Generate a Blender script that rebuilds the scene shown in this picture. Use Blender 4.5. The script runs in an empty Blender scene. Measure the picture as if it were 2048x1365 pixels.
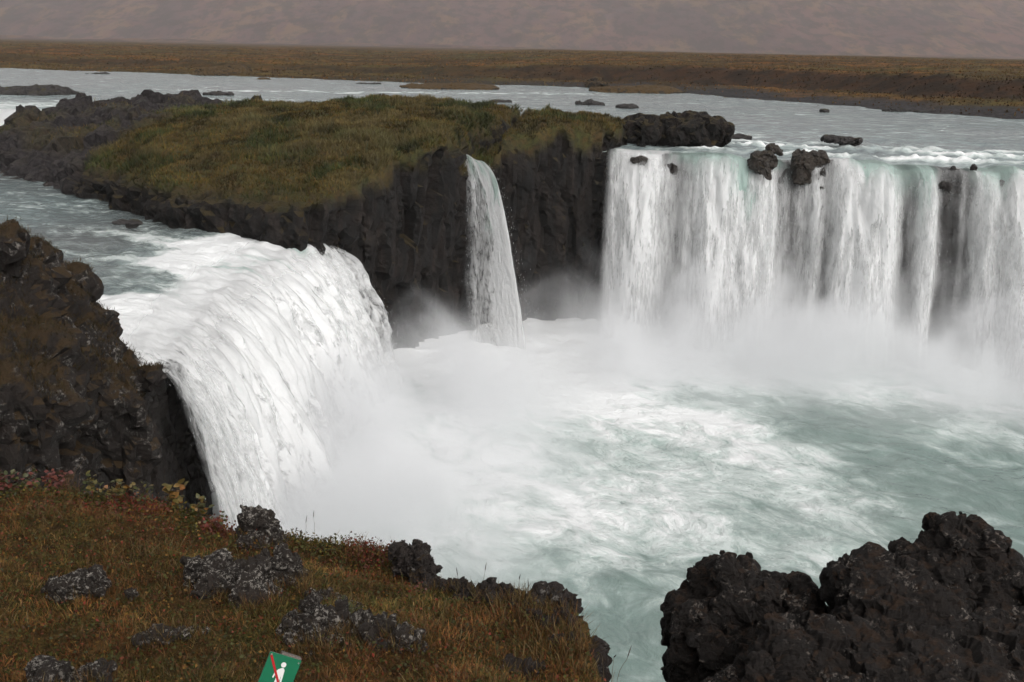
import bpy, math, random
import numpy as np
from mathutils import Matrix, Vector

random.seed(7)
rng = np.random.default_rng(7)
sc = bpy.context.scene
COL = sc.collection

# ------------------------------------------------------------------ camera
F, W, H = 2200.0, 2048.0, 1365.0
CZ = 16.7                                   # eye height above the pool
PITCH, ROLL = math.radians(15.0), math.radians(1.2)
fw = np.array([0, math.cos(PITCH), -math.sin(PITCH)])
r0 = np.array([1.0, 0, 0]); u0 = np.cross(r0, fw)
rt = r0 * math.cos(ROLL) + u0 * math.sin(ROLL)
up = -r0 * math.sin(ROLL) + u0 * math.cos(ROLL)
cd = bpy.data.cameras.new('camera'); cam = bpy.data.objects.new('camera', cd); COL.objects.link(cam)
cd.sensor_width = 36.0; cd.lens = 36.0 * F / W; cd.clip_start = 0.05; cd.clip_end = 30000
M = Matrix.Identity(4)
for i in range(3):
    M[i][0] = rt[i]; M[i][1] = up[i]; M[i][2] = -fw[i]
M[2][3] = CZ
cam.matrix_world = M
sc.camera = cam

# ------------------------------------------------------------------ sky, sun, exposure (overcast)
wd = bpy.data.worlds.new('World'); sc.world = wd; wd.use_nodes = True
nt = wd.node_tree; nt.nodes.clear()
sky = nt.nodes.new('ShaderNodeTexSky'); sky.sky_type = 'NISHITA'; sky.sun_disc = False
SUN_EL, SUN_AZ = math.radians(40), math.radians(150)
sky.sun_elevation = SUN_EL; sky.sun_rotation = SUN_AZ
sky.air_density = 1.0; sky.dust_density = 4.0; sky.ozone_density = 1.0
hs = nt.nodes.new('ShaderNodeHueSaturation'); hs.inputs['Saturation'].default_value = 0.04
bg = nt.nodes.new('ShaderNodeBackground'); bg.inputs['Strength'].default_value = 0.1
wo = nt.nodes.new('ShaderNodeOutputWorld')
nt.links.new(sky.outputs[0], hs.inputs['Color']); nt.links.new(hs.outputs[0], bg.inputs['Color'])
nt.links.new(bg.outputs[0], wo.inputs['Surface'])
sd = bpy.data.lights.new('sun', 'SUN'); sd.energy = 1.4; sd.angle = math.radians(50); sd.color = (1.0, 0.95, 0.91)
sun = bpy.data.objects.new('sun', sd); COL.objects.link(sun)
sv = Vector((math.sin(SUN_AZ) * math.cos(SUN_EL), math.cos(SUN_AZ) * math.cos(SUN_EL), math.sin(SUN_EL)))
sun.rotation_euler = sv.to_track_quat('Z', 'Y').to_euler(); sun.location = (0, 0, 60)
vs = sc.view_settings
vs.view_transform = 'Standard'; vs.look = 'None'; vs.gamma = 1.0; vs.use_curve_mapping = False
vs.exposure = 0.38
cy = sc.cycles
cy.max_bounces = 8; cy.diffuse_bounces = 3; cy.glossy_bounces = 3; cy.transmission_bounces = 4
cy.transparent_max_bounces = 16; cy.volume_bounces = 4; cy.volume_max_steps = 128; cy.volume_step_rate = 1.0
cy.use_denoising = True; cy.caustics_reflective = False; cy.caustics_refractive = False
cy.sample_clamp_indirect = 6.0
cy.use_adaptive_sampling = True; cy.adaptive_threshold = 0.035; cy.adaptive_min_samples = 16

# ------------------------------------------------------------------ helpers: picture point -> place
def ray(x, y):
    return fw + rt * ((x - W / 2) / F) - up * ((y - H / 2) / F)
def P(x, y, z):
    d = ray(x, y); return np.array([0, 0, CZ]) + d * ((z - CZ) / d[2])
def PY(x, y, Y):
    d = ray(x, y); return np.array([0, 0, CZ]) + d * (Y / d[1])
def mpp(x, y, Y):                                         # metres per photo pixel at that place
    p = PY(x, y, Y) - np.array([0, 0, CZ]); return float(p @ fw) / F

# ------------------------------------------------------------------ helpers: noise
_prm = np.random.default_rng(3).permutation(256); _prm = np.concatenate([_prm, _prm, _prm]).astype(np.int32)
_g = np.random.default_rng(5).normal(size=(256, 3)); _g = (_g / np.linalg.norm(_g, axis=1)[:, None]).astype(np.float32)
def pn(x, y, z, seed=0):
    x, y, z = np.broadcast_arrays(np.asarray(x, np.float32), np.asarray(y, np.float32), np.asarray(z, np.float32))
    shp = x.shape; x, y, z = x.ravel() + 17.3 * seed, y.ravel() + 5.1 * seed, z.ravel() - 9.7 * seed
    xi, yi, zi = np.floor(x).astype(np.int32), np.floor(y).astype(np.int32), np.floor(z).astype(np.int32)
    xf, yf, zf = x - xi, y - yi, z - zi
    xi &= 255; yi &= 255; zi &= 255
    u, v, w = [t * t * t * (t * (t * 6 - 15) + 10) for t in (xf, yf, zf)]
    r = np.zeros_like(x)
    for a in (0, 1):
        wa = u if a else 1 - u
        pa = _prm[xi + a]
        for b in (0, 1):
            wb = wa * (v if b else 1 - v)
            pb = _prm[pa + yi + b]
            for c in (0, 1):
                g = _g[_prm[pb + zi + c]]
                r += wb * (w if c else 1 - w) * (g[:, 0] * (xf - a) + g[:, 1] * (yf - b) + g[:, 2] * (zf - c))
    return (r * 1.4).reshape(shp)
def fbm(x, y, z, octv=4, seed=0, gain=0.5, lac=2.03):
    a, t, f = 1.0, 0.0, 1.0
    for o in range(octv):
        t = t + a * pn(x * f, y * f, z * f, seed + o); a *= gain; f *= lac
    return t
def ridged(x, y, z, octv=4, seed=0, gain=0.5):
    a, t, f = 1.0, 0.0, 1.0
    for o in range(octv):
        t = t + a * (1 - 2 * np.abs(pn(x * f, y * f, z * f, seed + o))); a *= gain; f *= 2.05
    return t
def worley(x, y, z, seed=0):                              # F1, F2 on a jittered lattice
    x, y, z = [np.asarray(t, np.float32) for t in (x, y, z)]
    xi, yi, zi = [np.floor(t).astype(np.int32) for t in (x, y, z)]
    f1 = np.full(x.shape, 9, np.float32); f2 = f1.copy(); fc = np.zeros(x.shape, np.float32)
    for a in (-1, 0, 1):
        for b in (-1, 0, 1):
            for c in (-1, 0, 1):
                h = _prm[(_prm[(_prm[(xi + a + seed * 7) & 255] + yi + b) & 255] + zi + c) & 255]
                j = _g[h] * 0.45 + 0.5
                d = np.sqrt((xi + a + j[..., 0] - x) ** 2 + (yi + b + j[..., 1] - y) ** 2 + (zi + c + j[..., 2] - z) ** 2)
                f2 = np.minimum(f2, np.maximum(f1, d)); m = d < f1; f1 = np.where(m, d, f1)
                g = _g[(h * 7 + 13) & 255]
                fc = np.where(m, g[..., 0] * (x - xi - a - j[..., 0]) + g[..., 1] * (y - yi - b - j[..., 1]) + g[..., 2] * (z - zi - c - j[..., 2]) + 0.35 * g[..., 0], fc)
    return f1, f2, fc                                     # distances and a tilted flat facet for each cell
def sst(a, b, x):
    t = np.clip((x - a) / (b - a), 0, 1); return t * t * (3 - 2 * t)
def smax(a, b, k):
    h = np.clip(0.5 + 0.5 * (a - b) / k, 0, 1); return b + (a - b) * h + k * h * (1 - h)
def smin(a, b, k):
    return -smax(-a, -b, k)
def poly_sd(px, py, poly):                                # signed distance to a polygon, negative inside
    d = np.full(px.shape, 1e9); ins = np.zeros(px.shape, bool); n = len(poly)
    for i in range(n):
        (x1, y1), (x2, y2) = poly[i], poly[(i + 1) % n]
        ex, ey = x2 - x1, y2 - y1
        t = np.clip(((px - x1) * ex + (py - y1) * ey) / (ex * ex + ey * ey + 1e-12), 0, 1)
        d = np.minimum(d, (px - x1 - t * ex) ** 2 + (py - y1 - t * ey) ** 2)
        c = ((y1 > py) != (y2 > py)) & (px < ex * (py - y1) / (ey if abs(ey) > 1e-9 else 1e-9) + x1)
        ins ^= c
    return np.where(ins, -np.sqrt(d), np.sqrt(d))
def line_d(px, py, pts):                                  # distance to a polyline
    d = np.full(px.shape, 1e9)
    for (x1, y1), (x2, y2) in zip(pts[:-1], pts[1:]):
        ex, ey = x2 - x1, y2 - y1
        t = np.clip(((px - x1) * ex + (py - y1) * ey) / (ex * ex + ey * ey), 0, 1)
        d = np.minimum(d, (px - x1 - t * ex) ** 2 + (py - y1 - t * ey) ** 2)
    return np.sqrt(d)
class TPS:                                                # smooth height surface through points
    def __init__(s, pts, lam=0.02):
        p = np.array(pts, float); s.c = p[:, :2]; n = len(p)
        A = np.zeros((n + 3, n + 3)); A[:n, :n] = s.k(np.linalg.norm(s.c[:, None] - s.c[None], axis=2)) + lam * np.eye(n)
        A[:n, n] = 1; A[:n, n + 1:] = s.c; A[n, :n] = 1; A[n + 1:, :n] = s.c.T
        s.w = np.linalg.solve(A, np.concatenate([p[:, 2], [0, 0, 0]]))
    @staticmethod
    def k(r):
        return r * r * np.log(r + 1e-6)
    def __call__(s, x, y):
        t = s.w[-3] + s.w[-2] * x + s.w[-1] * y
        for (cx, cy_), w in zip(s.c, s.w):
            t = t + w * s.k(np.hypot(x - cx, y - cy_))
        return t

# ------------------------------------------------------------------ helpers: meshes
def mk(name, V, Q, mat, parent=None, attrs=None, smooth=True, uv=None, col=None, flat_mask=None):
    V = np.asarray(V, np.float32); Q = np.asarray(Q, np.int32); k = Q.shape[1]
    me = bpy.data.meshes.new(name)
    me.vertices.add(len(V)); me.vertices.foreach_set('co', V.ravel())
    me.loops.add(Q.size); me.loops.foreach_set('vertex_index', Q.ravel())
    me.polygons.add(len(Q)); me.polygons.foreach_set('loop_start', np.arange(0, Q.size, k, dtype=np.int32))
    me.polygons.foreach_set('loop_total', np.full(len(Q), k, np.int32))
    me.polygons.foreach_set('use_smooth', np.full(len(Q), smooth) if flat_mask is None else ~flat_mask)
    me.update(calc_edges=True)
    for n, a in (attrs or {}).items():
        at = me.attributes.new(n, 'FLOAT', 'POINT'); at.data.foreach_set('value', np.asarray(a, np.float32).ravel())
    if uv is not None:
        l = me.uv_layers.new(name='UVMap'); l.data.foreach_set('uv', np.asarray(uv, np.float32)[Q.ravel()].ravel())
    if col is not None:
        at = me.attributes.new('tint', 'FLOAT_COLOR', 'POINT')
        c = np.ones((len(V), 4), np.float32); c[:, :3] = col; at.data.foreach_set('color', c.ravel())
    me.materials.append(mat)
    o = bpy.data.objects.new(name, me); COL.objects.link(o)
    if parent is not None: o.parent = parent
    return o
def grid_quads(nu, nv):
    i = np.arange(nu * nv).reshape(nu, nv)
    return np.stack([i[:-1, :-1], i[1:, :-1], i[1:, 1:], i[:-1, 1:]], -1).reshape(-1, 4)
def tag(o, label=None, cat=None, group=None, kind=None):
    for k, v in (('label', label), ('category', cat), ('group', group), ('kind', kind)):
        if v: o[k] = v
    return o
def empty(name, loc, **kw):
    o = bpy.data.objects.new(name, None); o.empty_display_size = 0.1; COL.objects.link(o); o.location = loc
    return tag(o, **kw)
def compact(V, Q, keep):
    Q = Q[keep]; used = np.unique(Q); mp = np.full(len(V), -1); mp[used] = np.arange(len(used))
    return used, mp[Q]
def surface_nets(Fv, org, h):
    S = Fv < 0; nx, ny, nz = Fv.shape
    cnt = np.zeros((nx - 1, ny - 1, nz - 1), np.int8)
    for a in (0, 1):
        for b in (0, 1):
            for c in (0, 1):
                cnt += S[a:nx - 1 + a, b:ny - 1 + b, c:nz - 1 + c]
    act = (cnt > 0) & (cnt < 8); idx = np.argwhere(act); vid = np.full(act.shape, -1, np.int32)
    vid[act] = np.arange(len(idx))
    acc = np.zeros((len(idx), 3)); n = np.zeros(len(idx))
    for ax in range(3):
        o1, o2 = [k for k in range(3) if k != ax]
        for b in (0, 1):
            for c in (0, 1):
                off = np.zeros(3, int); off[o1] = b; off[o2] = c; e = off.copy(); e[ax] = 1
                A = Fv[tuple((idx + off).T)]; B = Fv[tuple((idx + e).T)]
                m = (A < 0) != (B < 0); t = np.where(m, A / np.where(m, A - B, 1), 0)
                p = np.repeat(off[None].astype(float), len(idx), 0); p[:, ax] += t
                acc += p * m[:, None]; n += m
    V = (idx + acc / n[:, None]) * h + org
    Q = []
    for ax in range(3):
        o1, o2 = [(1, 2), (2, 0), (0, 1)][ax]
        sl0 = [slice(1, s - 1) for s in Fv.shape]; sl0[ax] = slice(0, Fv.shape[ax] - 1)
        sl1 = list(sl0); sl1[ax] = slice(1, Fv.shape[ax])
        A, B = S[tuple(sl0)], S[tuple(sl1)]; off = np.array([s.start for s in sl0])
        for sgn in (0, 1):
            e = np.argwhere((A & ~B) if sgn == 0 else (~A & B)) + off
            q = []
            for d1, d2 in ((-1, -1), (0, -1), (0, 0), (-1, 0)):
                f = e.copy(); f[:, o1] += d1; f[:, o2] += d2; q.append(vid[tuple(f.T)])
            q = np.stack(q, 1)
            Q.append(q if sgn == 0 else q[:, ::-1])
    Q = np.concatenate(Q); Q = Q[(Q >= 0).all(1)]
    return V, Q
def normals(V, Q):
    fn = np.cross(V[Q[:, 2]] - V[Q[:, 0]], V[Q[:, -1]] - V[Q[:, 1]])
    n = np.zeros_like(V)
    for k in range(Q.shape[1]): np.add.at(n, Q[:, k], fn)
    return n / (np.linalg.norm(n, axis=1)[:, None] + 1e-9)
def axes(lo, hi, h):
    return [np.arange(lo[i], hi[i] + h, h) for i in range(3)]

# ------------------------------------------------------------------ helpers: materials
class NT:
    def __init__(s, name):
        s.m = bpy.data.materials.new(name); s.m.use_nodes = True; s.t = s.m.node_tree; s.t.nodes.clear()
        s.out = s.t.nodes.new('ShaderNodeOutputMaterial')
    def n(s, typ, ins=None, **props):
        nd = s.t.nodes.new(typ)
        for k, v in props.items(): setattr(nd, k, v)
        for k, v in (ins or {}).items(): s.set(nd.inputs[k], v)
        return nd
    def set(s, sock, v):
        if isinstance(v, bpy.types.Node): v = v.outputs[0]
        if isinstance(v, bpy.types.NodeSocket): s.t.links.new(v, sock)
        else:
            if isinstance(v, (tuple, list)) and len(v) == 3 and sock.type == 'RGBA': v = (*v, 1)
            sock.default_value = v
    def math(s, op, a, b=None, clamp=False):
        nd = s.n('ShaderNodeMath', operation=op, use_clamp=clamp); s.set(nd.inputs[0], a)
        if b is not None: s.set(nd.inputs[1], b)
        return nd.outputs[0]
    def mr(s, v, a, b, c=0.0, d=1.0, smooth=True):
        nd = s.n('ShaderNodeMapRange', interpolation_type='SMOOTHSTEP' if smooth else 'LINEAR')
        for k, x in zip(('Value', 'From Min', 'From Max', 'To Min', 'To Max'), (v, a, b, c, d)): s.set(nd.inputs[k], x)
        return nd.outputs[0]
    def mix(s, f, a, b, mode='MIX'):
        nd = s.n('ShaderNodeMix', data_type='RGBA', blend_type=mode)
        s.set(nd.inputs[0], f); s.set(nd.inputs[6], a); s.set(nd.inputs[7], b); return nd.outputs[2]
    def noise(s, scale, detail=4, rough=0.55, vec=None, dist=0.0):
        nd = s.n('ShaderNodeTexNoise', {'Scale': scale, 'Detail': detail, 'Roughness': rough, 'Distortion': dist})
        if vec is not None: s.set(nd.inputs['Vector'], vec)
        return nd.outputs['Fac']
    def attr(s, name, out='Fac'):
        return s.n('ShaderNodeAttribute', attribute_name=name).outputs[out]
    def pos(s):
        return s.n('ShaderNodeNewGeometry').outputs['Position']
    def objc(s):
        return s.n('ShaderNodeTexCoord').outputs['Object']
    def scalev(s, v, sc3):
        nd = s.n('ShaderNodeVectorMath', operation='MULTIPLY'); s.set(nd.inputs[0], v); nd.inputs[1].default_value = sc3
        return nd.outputs[0]
    def bump(s, h, dist, strength=1.0):
        return s.n('ShaderNodeBump', {'Height': h, 'Distance': dist, 'Strength': strength}).outputs[0]
    def bsdf(s, **k):
        return s.n('ShaderNodeBsdfPrincipled', {a.replace('_', ' '): v for a, v in k.items()})
    def done(s, sh):
        s.t.links.new(sh.outputs[0] if isinstance(sh, bpy.types.Node) else sh, s.out.inputs['Surface']); return s.m

def rock_mat(name, c1, c2, k=1.0, lichen=0.0, lcol=(0.32, 0.30, 0.27), moss=0.0, mcol=(0.05, 0.042, 0.012), rough=0.85, turf=False, bd=0.04, streak=False):
    t = NT(name); p = t.pos()
    a = t.noise(1.1 * k, 6, 0.6, p); b = t.noise(7 * k, 5, 0.65, p); fine = t.noise(38 * k, 3, 0.6, p)
    c = t.mix(t.mr(a, 0.35, 0.65), c1, c2)
    c = t.mix(t.mr(b, 0.3, 0.75, 0.0, 0.75), c, tuple(x * 0.45 for x in c1))
    nz = t.n('ShaderNodeSeparateXYZ', {0: t.n('ShaderNodeNewGeometry').outputs['Normal']}).outputs[2]
    if streak:
        st = t.noise(1.6, 5, 0.6, t.scalev(p, (1, 1, 0.12)))
        c = t.mix(t.mr(st, 0.48, 0.58), c, (0.0065, 0.0055, 0.005)); c = t.mix(t.mr(st, 0.42, 0.34, 0, 0.7), c, (0.030, 0.022, 0.018))
    if lichen > 0:
        l1 = t.noise(1.1 * k, 3, 0.5, p); l2 = t.noise(8 * k, 7, 0.78, p)
        l3 = t.noise(5.0 * k, 4, 0.6, p)
        lf = t.math('MULTIPLY', t.mr(t.math('ADD', t.math('MULTIPLY', l1, 0.6), t.math('MULTIPLY', l3, 0.4)), 0.60 - 0.16 * lichen, 0.66 - 0.16 * lichen), t.math('MULTIPLY', t.mr(l2, 0.50, 0.57), t.mr(nz, -0.25, 0.55, 0.12, 1.0)))
        c = t.mix(t.math('MULTIPLY', lf, 0.85), c, t.mix(fine, lcol, tuple(x * 0.5 for x in lcol)))
    if moss > 0:
        mf = t.math('ADD', t.math('MULTIPLY', nz, 0.45), t.math('MULTIPLY', t.noise(1.6 * k, 5, 0.6, p), 1.0))
        mf = t.mr(mf, 0.98 - 0.35 * moss, 1.12 - 0.35 * moss)
        c = t.mix(mf, c, t.mix(t.noise(9 * k, 4, 0.6, p), mcol, tuple(x * 0.35 for x in mcol)))
    if turf:
        tf = t.attr('turf')
        g = t.mix(t.mr(t.noise(0.5, 5, 0.6, p), 0.35, 0.65), (0.090, 0.062, 0.015), (0.055, 0.058, 0.015))
        g = t.mix(t.mr(t.noise(1.7, 4, 0.6, p), 0.42, 0.7), g, (0.075, 0.042, 0.013))
        g = t.mix(t.mr(b, 0.35, 0.75), g, (0.022, 0.02, 0.006))
        lv = t.attr('lava'); c = t.mix(t.math('MULTIPLY', lv, 0.8), c, t.mix(t.mr(b, 0.35, 0.65), (0.043, 0.036, 0.037), (0.011, 0.0095, 0.0098)))
        c = t.mix(tf, c, g)
    h = t.math('ADD', t.math('MULTIPLY', b, 1.0), t.math('MULTIPLY', fine, 0.35))
    return t.done(t.bsdf(Base_Color=c, Roughness=rough, Normal=t.bump(h, bd), **{'Specular_IOR_Level': 0.3}))

def tint_mat(name, rough=0.7, transl=0.25, gain=1.0):
    t = NT(name); c = t.attr('tint', 'Color')
    b = t.bsdf(Base_Color=c, Roughness=rough, **{'Specular_IOR_Level': 0.2})
    tr = t.n('ShaderNodeBsdfTranslucent', {'Color': c}); mx = t.n('ShaderNodeMixShader', {0: transl, 1: b, 2: tr})
    return t.done(mx)
def plain_mat(name, c, rough=0.6, metal=0.0, nscale=30, var=0.25):
    t = NT(name); p = t.objc(); n = t.noise(nscale, 4, 0.6, p)
    col = t.mix(t.math('MULTIPLY', n, var), c, tuple(x * 0.4 for x in c))
    return t.done(t.bsdf(Base_Color=col, Roughness=rough, Metallic=metal))

TEAL = (0.17, 0.30, 0.27)
WHITE = (0.80, 0.81, 0.81)
FWHITE = (0.93, 0.935, 0.935)                              # aerated falling water
def water_mat(name, deep, foam_scale=0.5, ripple=2.2, bd=0.12, lace=0.6, grey=(0.2, 0.25, 0.26), stretch=(1, 1, 1), flow=None):
    t = NT(name); p = t.pos()
    if flow:                                              # foam drawn out along the current
        mp = t.n('ShaderNodeMapping', {'Rotation': (0, 0, -flow[0])}); t.set(mp.inputs['Vector'], p); p = t.scalev(mp.outputs[0], (flow[1], 1, 1))
    p = t.scalev(p, stretch)
    wob = t.n('ShaderNodeTexNoise', {'Scale': 0.35 * foam_scale, 'Detail': 3.0, 'Vector': p}).outputs['Color']
    wv = t.n('ShaderNodeVectorMath', operation='MULTIPLY_ADD'); t.set(wv.inputs[0], wob); wv.inputs[1].default_value = (1.5 / foam_scale,) * 3; t.set(wv.inputs[2], p)
    q = wv.outputs[0]
    f1 = t.noise(1.3 * foam_scale, 6, 0.62, q, 0.5)
    f2 = t.noise(3.1 * foam_scale, 6, 0.66, q, 0.45)
    rid = t.math('SUBTRACT', 1.0, t.math('ABSOLUTE', t.math('MULTIPLY', t.math('SUBTRACT', f2, 0.5), 6.0)))
    f3 = t.noise(0.9 * foam_scale, 7, 0.64, q, 0.6)
    rid2 = t.math('SUBTRACT', 1.0, t.math('ABSOLUTE', t.math('MULTIPLY', t.math('SUBTRACT', f3, 0.5), 11.0)))
    fo = t.attr('foam')
    v = t.math('ADD', t.math('MULTIPLY', f1, 1.0), fo)                     # threshold foam by how churned the place is
    body = t.mr(v, 0.84, 1.26)
    lc = t.math('MULTIPLY', t.math('MAXIMUM', t.math('MAXIMUM', rid, rid2), 0.0), t.mr(v, 0.62, 1.0, 0.0, lace))
    fm = t.math('MINIMUM', t.math('ADD', body, lc), 1.0)
    milky = t.mr(v, 0.46, 1.0, 0.0, 0.68)
    base = t.mix(t.mr(t.noise(0.11, 4, 0.5, p), 0.3, 0.7), deep, grey)
    base = t.mix(milky, base, (0.55, 0.645, 0.61))
    c = t.mix(fm, base, WHITE)
    r = t.mr(fm, 0.0, 0.7, 0.16, 0.75)
    h = t.math('ADD', t.noise(ripple, 5, 0.6, q), t.math('MULTIPLY', f2, 0.6))
    h = t.math('ADD', h, t.math('MULTIPLY', fm, 0.35))
    return t.done(t.bsdf(Base_Color=c, Roughness=r, IOR=1.33, Normal=t.bump(h, bd)))

def fall_mat(name, hole=0.0, sx=1.5, sy=0.22, strand=1.0):
    """water in free fall: aerated white strands, glassy teal where it is still whole, gaps where it tears"""
    t = NT(name); uv = t.n('ShaderNodeUVMap').outputs[0]
    v1 = t.scalev(uv, (sx, sy, 1)); v2 = t.scalev(uv, (sx * 3.2, sy * 2.6, 1)); v3 = t.scalev(uv, (sx * 0.42, sy * 0.35, 1))
    n1 = t.noise(1.0, 5, 0.56, v1, 0.3); n2 = t.noise(1.0, 5, 0.64, v2, 0.4); n3 = t.noise(1.0, 4, 0.6, v3, 0.3)
    n4 = t.noise(1.0, 4, 0.7, t.scalev(uv, (sx * 8, sy * 9, 1)), 0.5)
    q = t.attr('dens'); gl = t.attr('glass')
    s = t.math('ADD', t.math('ADD', t.math('MULTIPLY', n1, 0.5), t.math('MULTIPLY', n2, 0.38)), t.math('MULTIPLY', n3, 0.3))   # about 0.59 mean
    al = t.mr(t.math('ADD', s, q), 1.0 + hole, 1.12 + hole)
    al = t.math('MAXIMUM', al, t.math('MULTIPLY', gl, 0.92))
    fl = t.math('MULTIPLY', t.mr(q, 0.10, 0.46, 0.03, 0.85 - hole, False), t.mr(n2, 0.32, 0.62, 0.25, 1.0))
    al = t.math('MAXIMUM', al, fl)
    al = t.math('MULTIPLY', al, t.attr('edge'))
    wf = t.mr(t.math('SUBTRACT', t.math('ADD', n1, t.math('MULTIPLY', n3, 0.8)), t.math('MULTIPLY', gl, 0.75)), 0.42, 0.72)
    c = t.mix(wf, (0.50, 0.64, 0.59), FWHITE)
    c = t.mix(t.mr(n2, 0.52, 0.74, 0, 0.35 * strand), c, (0.58, 0.61, 0.61))
    c = t.mix(t.mr(n4, 0.52, 0.70, 0, 0.35 * strand), c, (0.58, 0.61, 0.61))
    bs = t.bsdf(Base_Color=c, Roughness=t.mr(gl, 0, 1, 0.6, 0.25), Normal=t.bump(t.math('ADD', t.math('ADD', n1, t.math('MULTIPLY', n2, 0.5)), t.math('MULTIPLY', n4, 0.3)), 0.35 * strand), IOR=1.33)
    tr = t.n('ShaderNodeBsdfTranslucent', {'Color': c})
    m1 = t.n('ShaderNodeMixShader', {0: 0.42, 1: bs, 2: tr})
    tp = t.n('ShaderNodeBsdfTransparent')
    return t.done(t.n('ShaderNodeMixShader', {0: al, 1: tp, 2: m1}))

# ================================================================== THE LARGE SETTING
# ------------------------------------------------------------------ far hillside and plain
def terrain_mat():
    t = NT('heath'); p = t.pos()
    a = t.noise(0.035, 6, 0.6, p); b = t.noise(0.35, 6, 0.65, p); d = t.noise(2.5, 4, 0.6, p)
    c = t.mix(t.mr(a, 0.38, 0.62), (0.180, 0.074, 0.019), (0.115, 0.078, 0.022))
    c = t.mix(t.mr(b, 0.42, 0.62), c, (0.050, 0.030, 0.013))
    c = t.mix(t.mr(t.noise(0.16, 5, 0.6, t.scalev(p, (0.25, 1, 1))), 0.46, 0.60, 0, 0.8), c, (0.042, 0.030, 0.013))
    c = t.mix(t.mr(d, 0.45, 0.75, 0, 0.6), c, (0.028, 0.022, 0.010))
    c = t.mix(t.mr(t.noise(0.06, 5, 0.65, t.scalev(p, (0.5, 1, 1))), 0.54, 0.62, 0, 0.5), c, (0.065, 0.060, 0.018))
    c = t.mix(t.mr(t.noise(0.05, 6, 0.7, t.scalev(p, (0.35, 1.4, 1))), 0.53, 0.60, 0, 0.8), c, (0.035, 0.022, 0.010))
    rk = t.attr('rocky'); c = t.mix(rk, c, t.mix(t.mr(d, 0.35, 0.65), (0.050, 0.045, 0.046), (0.022, 0.02, 0.02)))
    sf = t.attr('scarp'); c = t.mix(sf, c, t.mix(t.mr(b, 0.4, 0.6), (0.046, 0.024, 0.013), (0.022, 0.015, 0.010)))
    return t.done(t.bsdf(Base_Color=c, Roughness=0.95, Normal=t.bump(t.math('ADD', b, t.math('MULTIPLY', d, 0.3)), 0.5), **{'Specular_IOR_Level': 0.1}))
def hill_mat():
    t = NT('far_hillside'); p = t.pos()
    ps = t.scalev(p, (1, 0.35, 1))
    a = t.noise(0.0045, 8, 0.65, ps); b = t.noise(0.05, 6, 0.7, ps); s = t.noise(0.012, 9, 0.72, ps, 0.3)
    c = t.mix(t.mr(a, 0.40, 0.60), (0.112, 0.056, 0.050), (0.072, 0.040, 0.041))
    c = t.mix(t.mr(s, 0.49, 0.58, 0, 0.5), c, (0.165, 0.098, 0.048))
    c = t.mix(t.mr(b, 0.46, 0.56, 0, 0.75), c, (0.036, 0.024, 0.022))
    return t.done(t.bsdf(Base_Color=c, Roughness=1.0, **{'Specular_IOR_Level': 0.05}))
nu, nv = 330, 200
s_ = np.linspace(-1.0, 1.0, nu)[:, None]; yy = np.concatenate([np.linspace(1150, 2700, 150), np.linspace(2730, 4300, 50)])[None]
X = s_ * (yy * 0.75); Y = yy + 0 * X
fo = Y - 1850 - 130 * pn(X / 700, 0, 0, 2)
Z = 13.0 + 0.26 * (np.sqrt(np.maximum(fo, 0) ** 2 + 60 ** 2) - 60) * sst(-10, 120, fo) * (1 - 0.35 * sst(1200, 2400, fo))
Z += sst(0, 500, fo) * (26 * fbm(X / 500, Y / 700, 0, 5, 4) + 9 * ridged(X / 160, Y / 600, 0, 4, 9)) + 3.5 * fbm(X / 60, Y / 60, 0, 4, 6) * sst(-50, 200, fo) + 7 * np.maximum(fbm(X / 120, Y / 150, 0, 3, 8), 0) * sst(-420, -250, fo) * (1 - sst(-60, 60, fo))
HTOP = float(Z.max()) + 12.0
hl = mk('hill', np.stack([X, Y, Z], -1).reshape(-1, 3), grid_quads(nu, nv), hill_mat()); tag(hl, kind='structure')

BANK = np.array([(-400, 300), (-200, 235), (-88, 193), (-52, 179), (-17, 164), (9.6, 159), (20, 145), (29.4, 128), (38, 114), (46.6, 103), (64, 82), (90, 60), (200, 20)], float)
def bank_sd(x, y):                                        # metres inland from the far waterline (negative: in the river)
    pts = [tuple(p) for p in BANK]
    d = line_d(x, y, pts); side = y - np.interp(x, BANK[:, 0], BANK[:, 1]); return np.where(side > 0, d, -d)
def plain_h(x, y):
    d = bank_sd(x, y) + 2.5 * fbm(x / 14, y / 14, 0, 3, 11)
    rt_ = sst(-40, 25, x)
    step = 16 + 10 * fbm(x / 60, y / 60, 0, 2, 21) + 8 * (1 - rt_)
    z = 10.55 + 0.85 * sst(-4, 5, d) + (0.9 + 1.5 * rt_) * sst(step, step + 9, d) + 0.9 * sst(50, 160, d)
    z = z + sst(2, 14, d) * (0.45 * fbm(x / 22, y / 22, 0, 3, 31) + 0.30 * ridged(x / 30, y / 9, 0, 3, 37) + 0.25 * fbm(x / 5, y / 5, 0, 3, 33)) + sst(0, 5, d) * 0.12 * fbm(x / 1.6, y / 1.6, 0, 2, 35)
    sc_ = sst(step - 1, step + 1.5, d) * (1 - sst(step + 7, step + 10, d)) * (0.55 + 0.45 * rt_)
    rk = rt_ * sst(-6, -1, d) * (1 - sst(7, 14, d + 5 * pn(x / 6, y / 6, 0, 8)))
    return z, sc_, rk, d
nu, nv = 420, 300
s_ = np.linspace(-0.75, 0.75, nu)[:, None]; yy = np.geomspace(78, 1550, nv)[None]
X = s_ * (yy + 20); Y = yy + 0 * X
Z, SCP, RK, D = plain_h(X, Y)
Z = Z - 0.0014 * np.maximum(Y - 500, 0)
Z = np.where(D < -5, Z - 0.6, Z)
V = np.stack([X, Y, Z], -1).reshape(-1, 3); Q = grid_quads(nu, nv)
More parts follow.
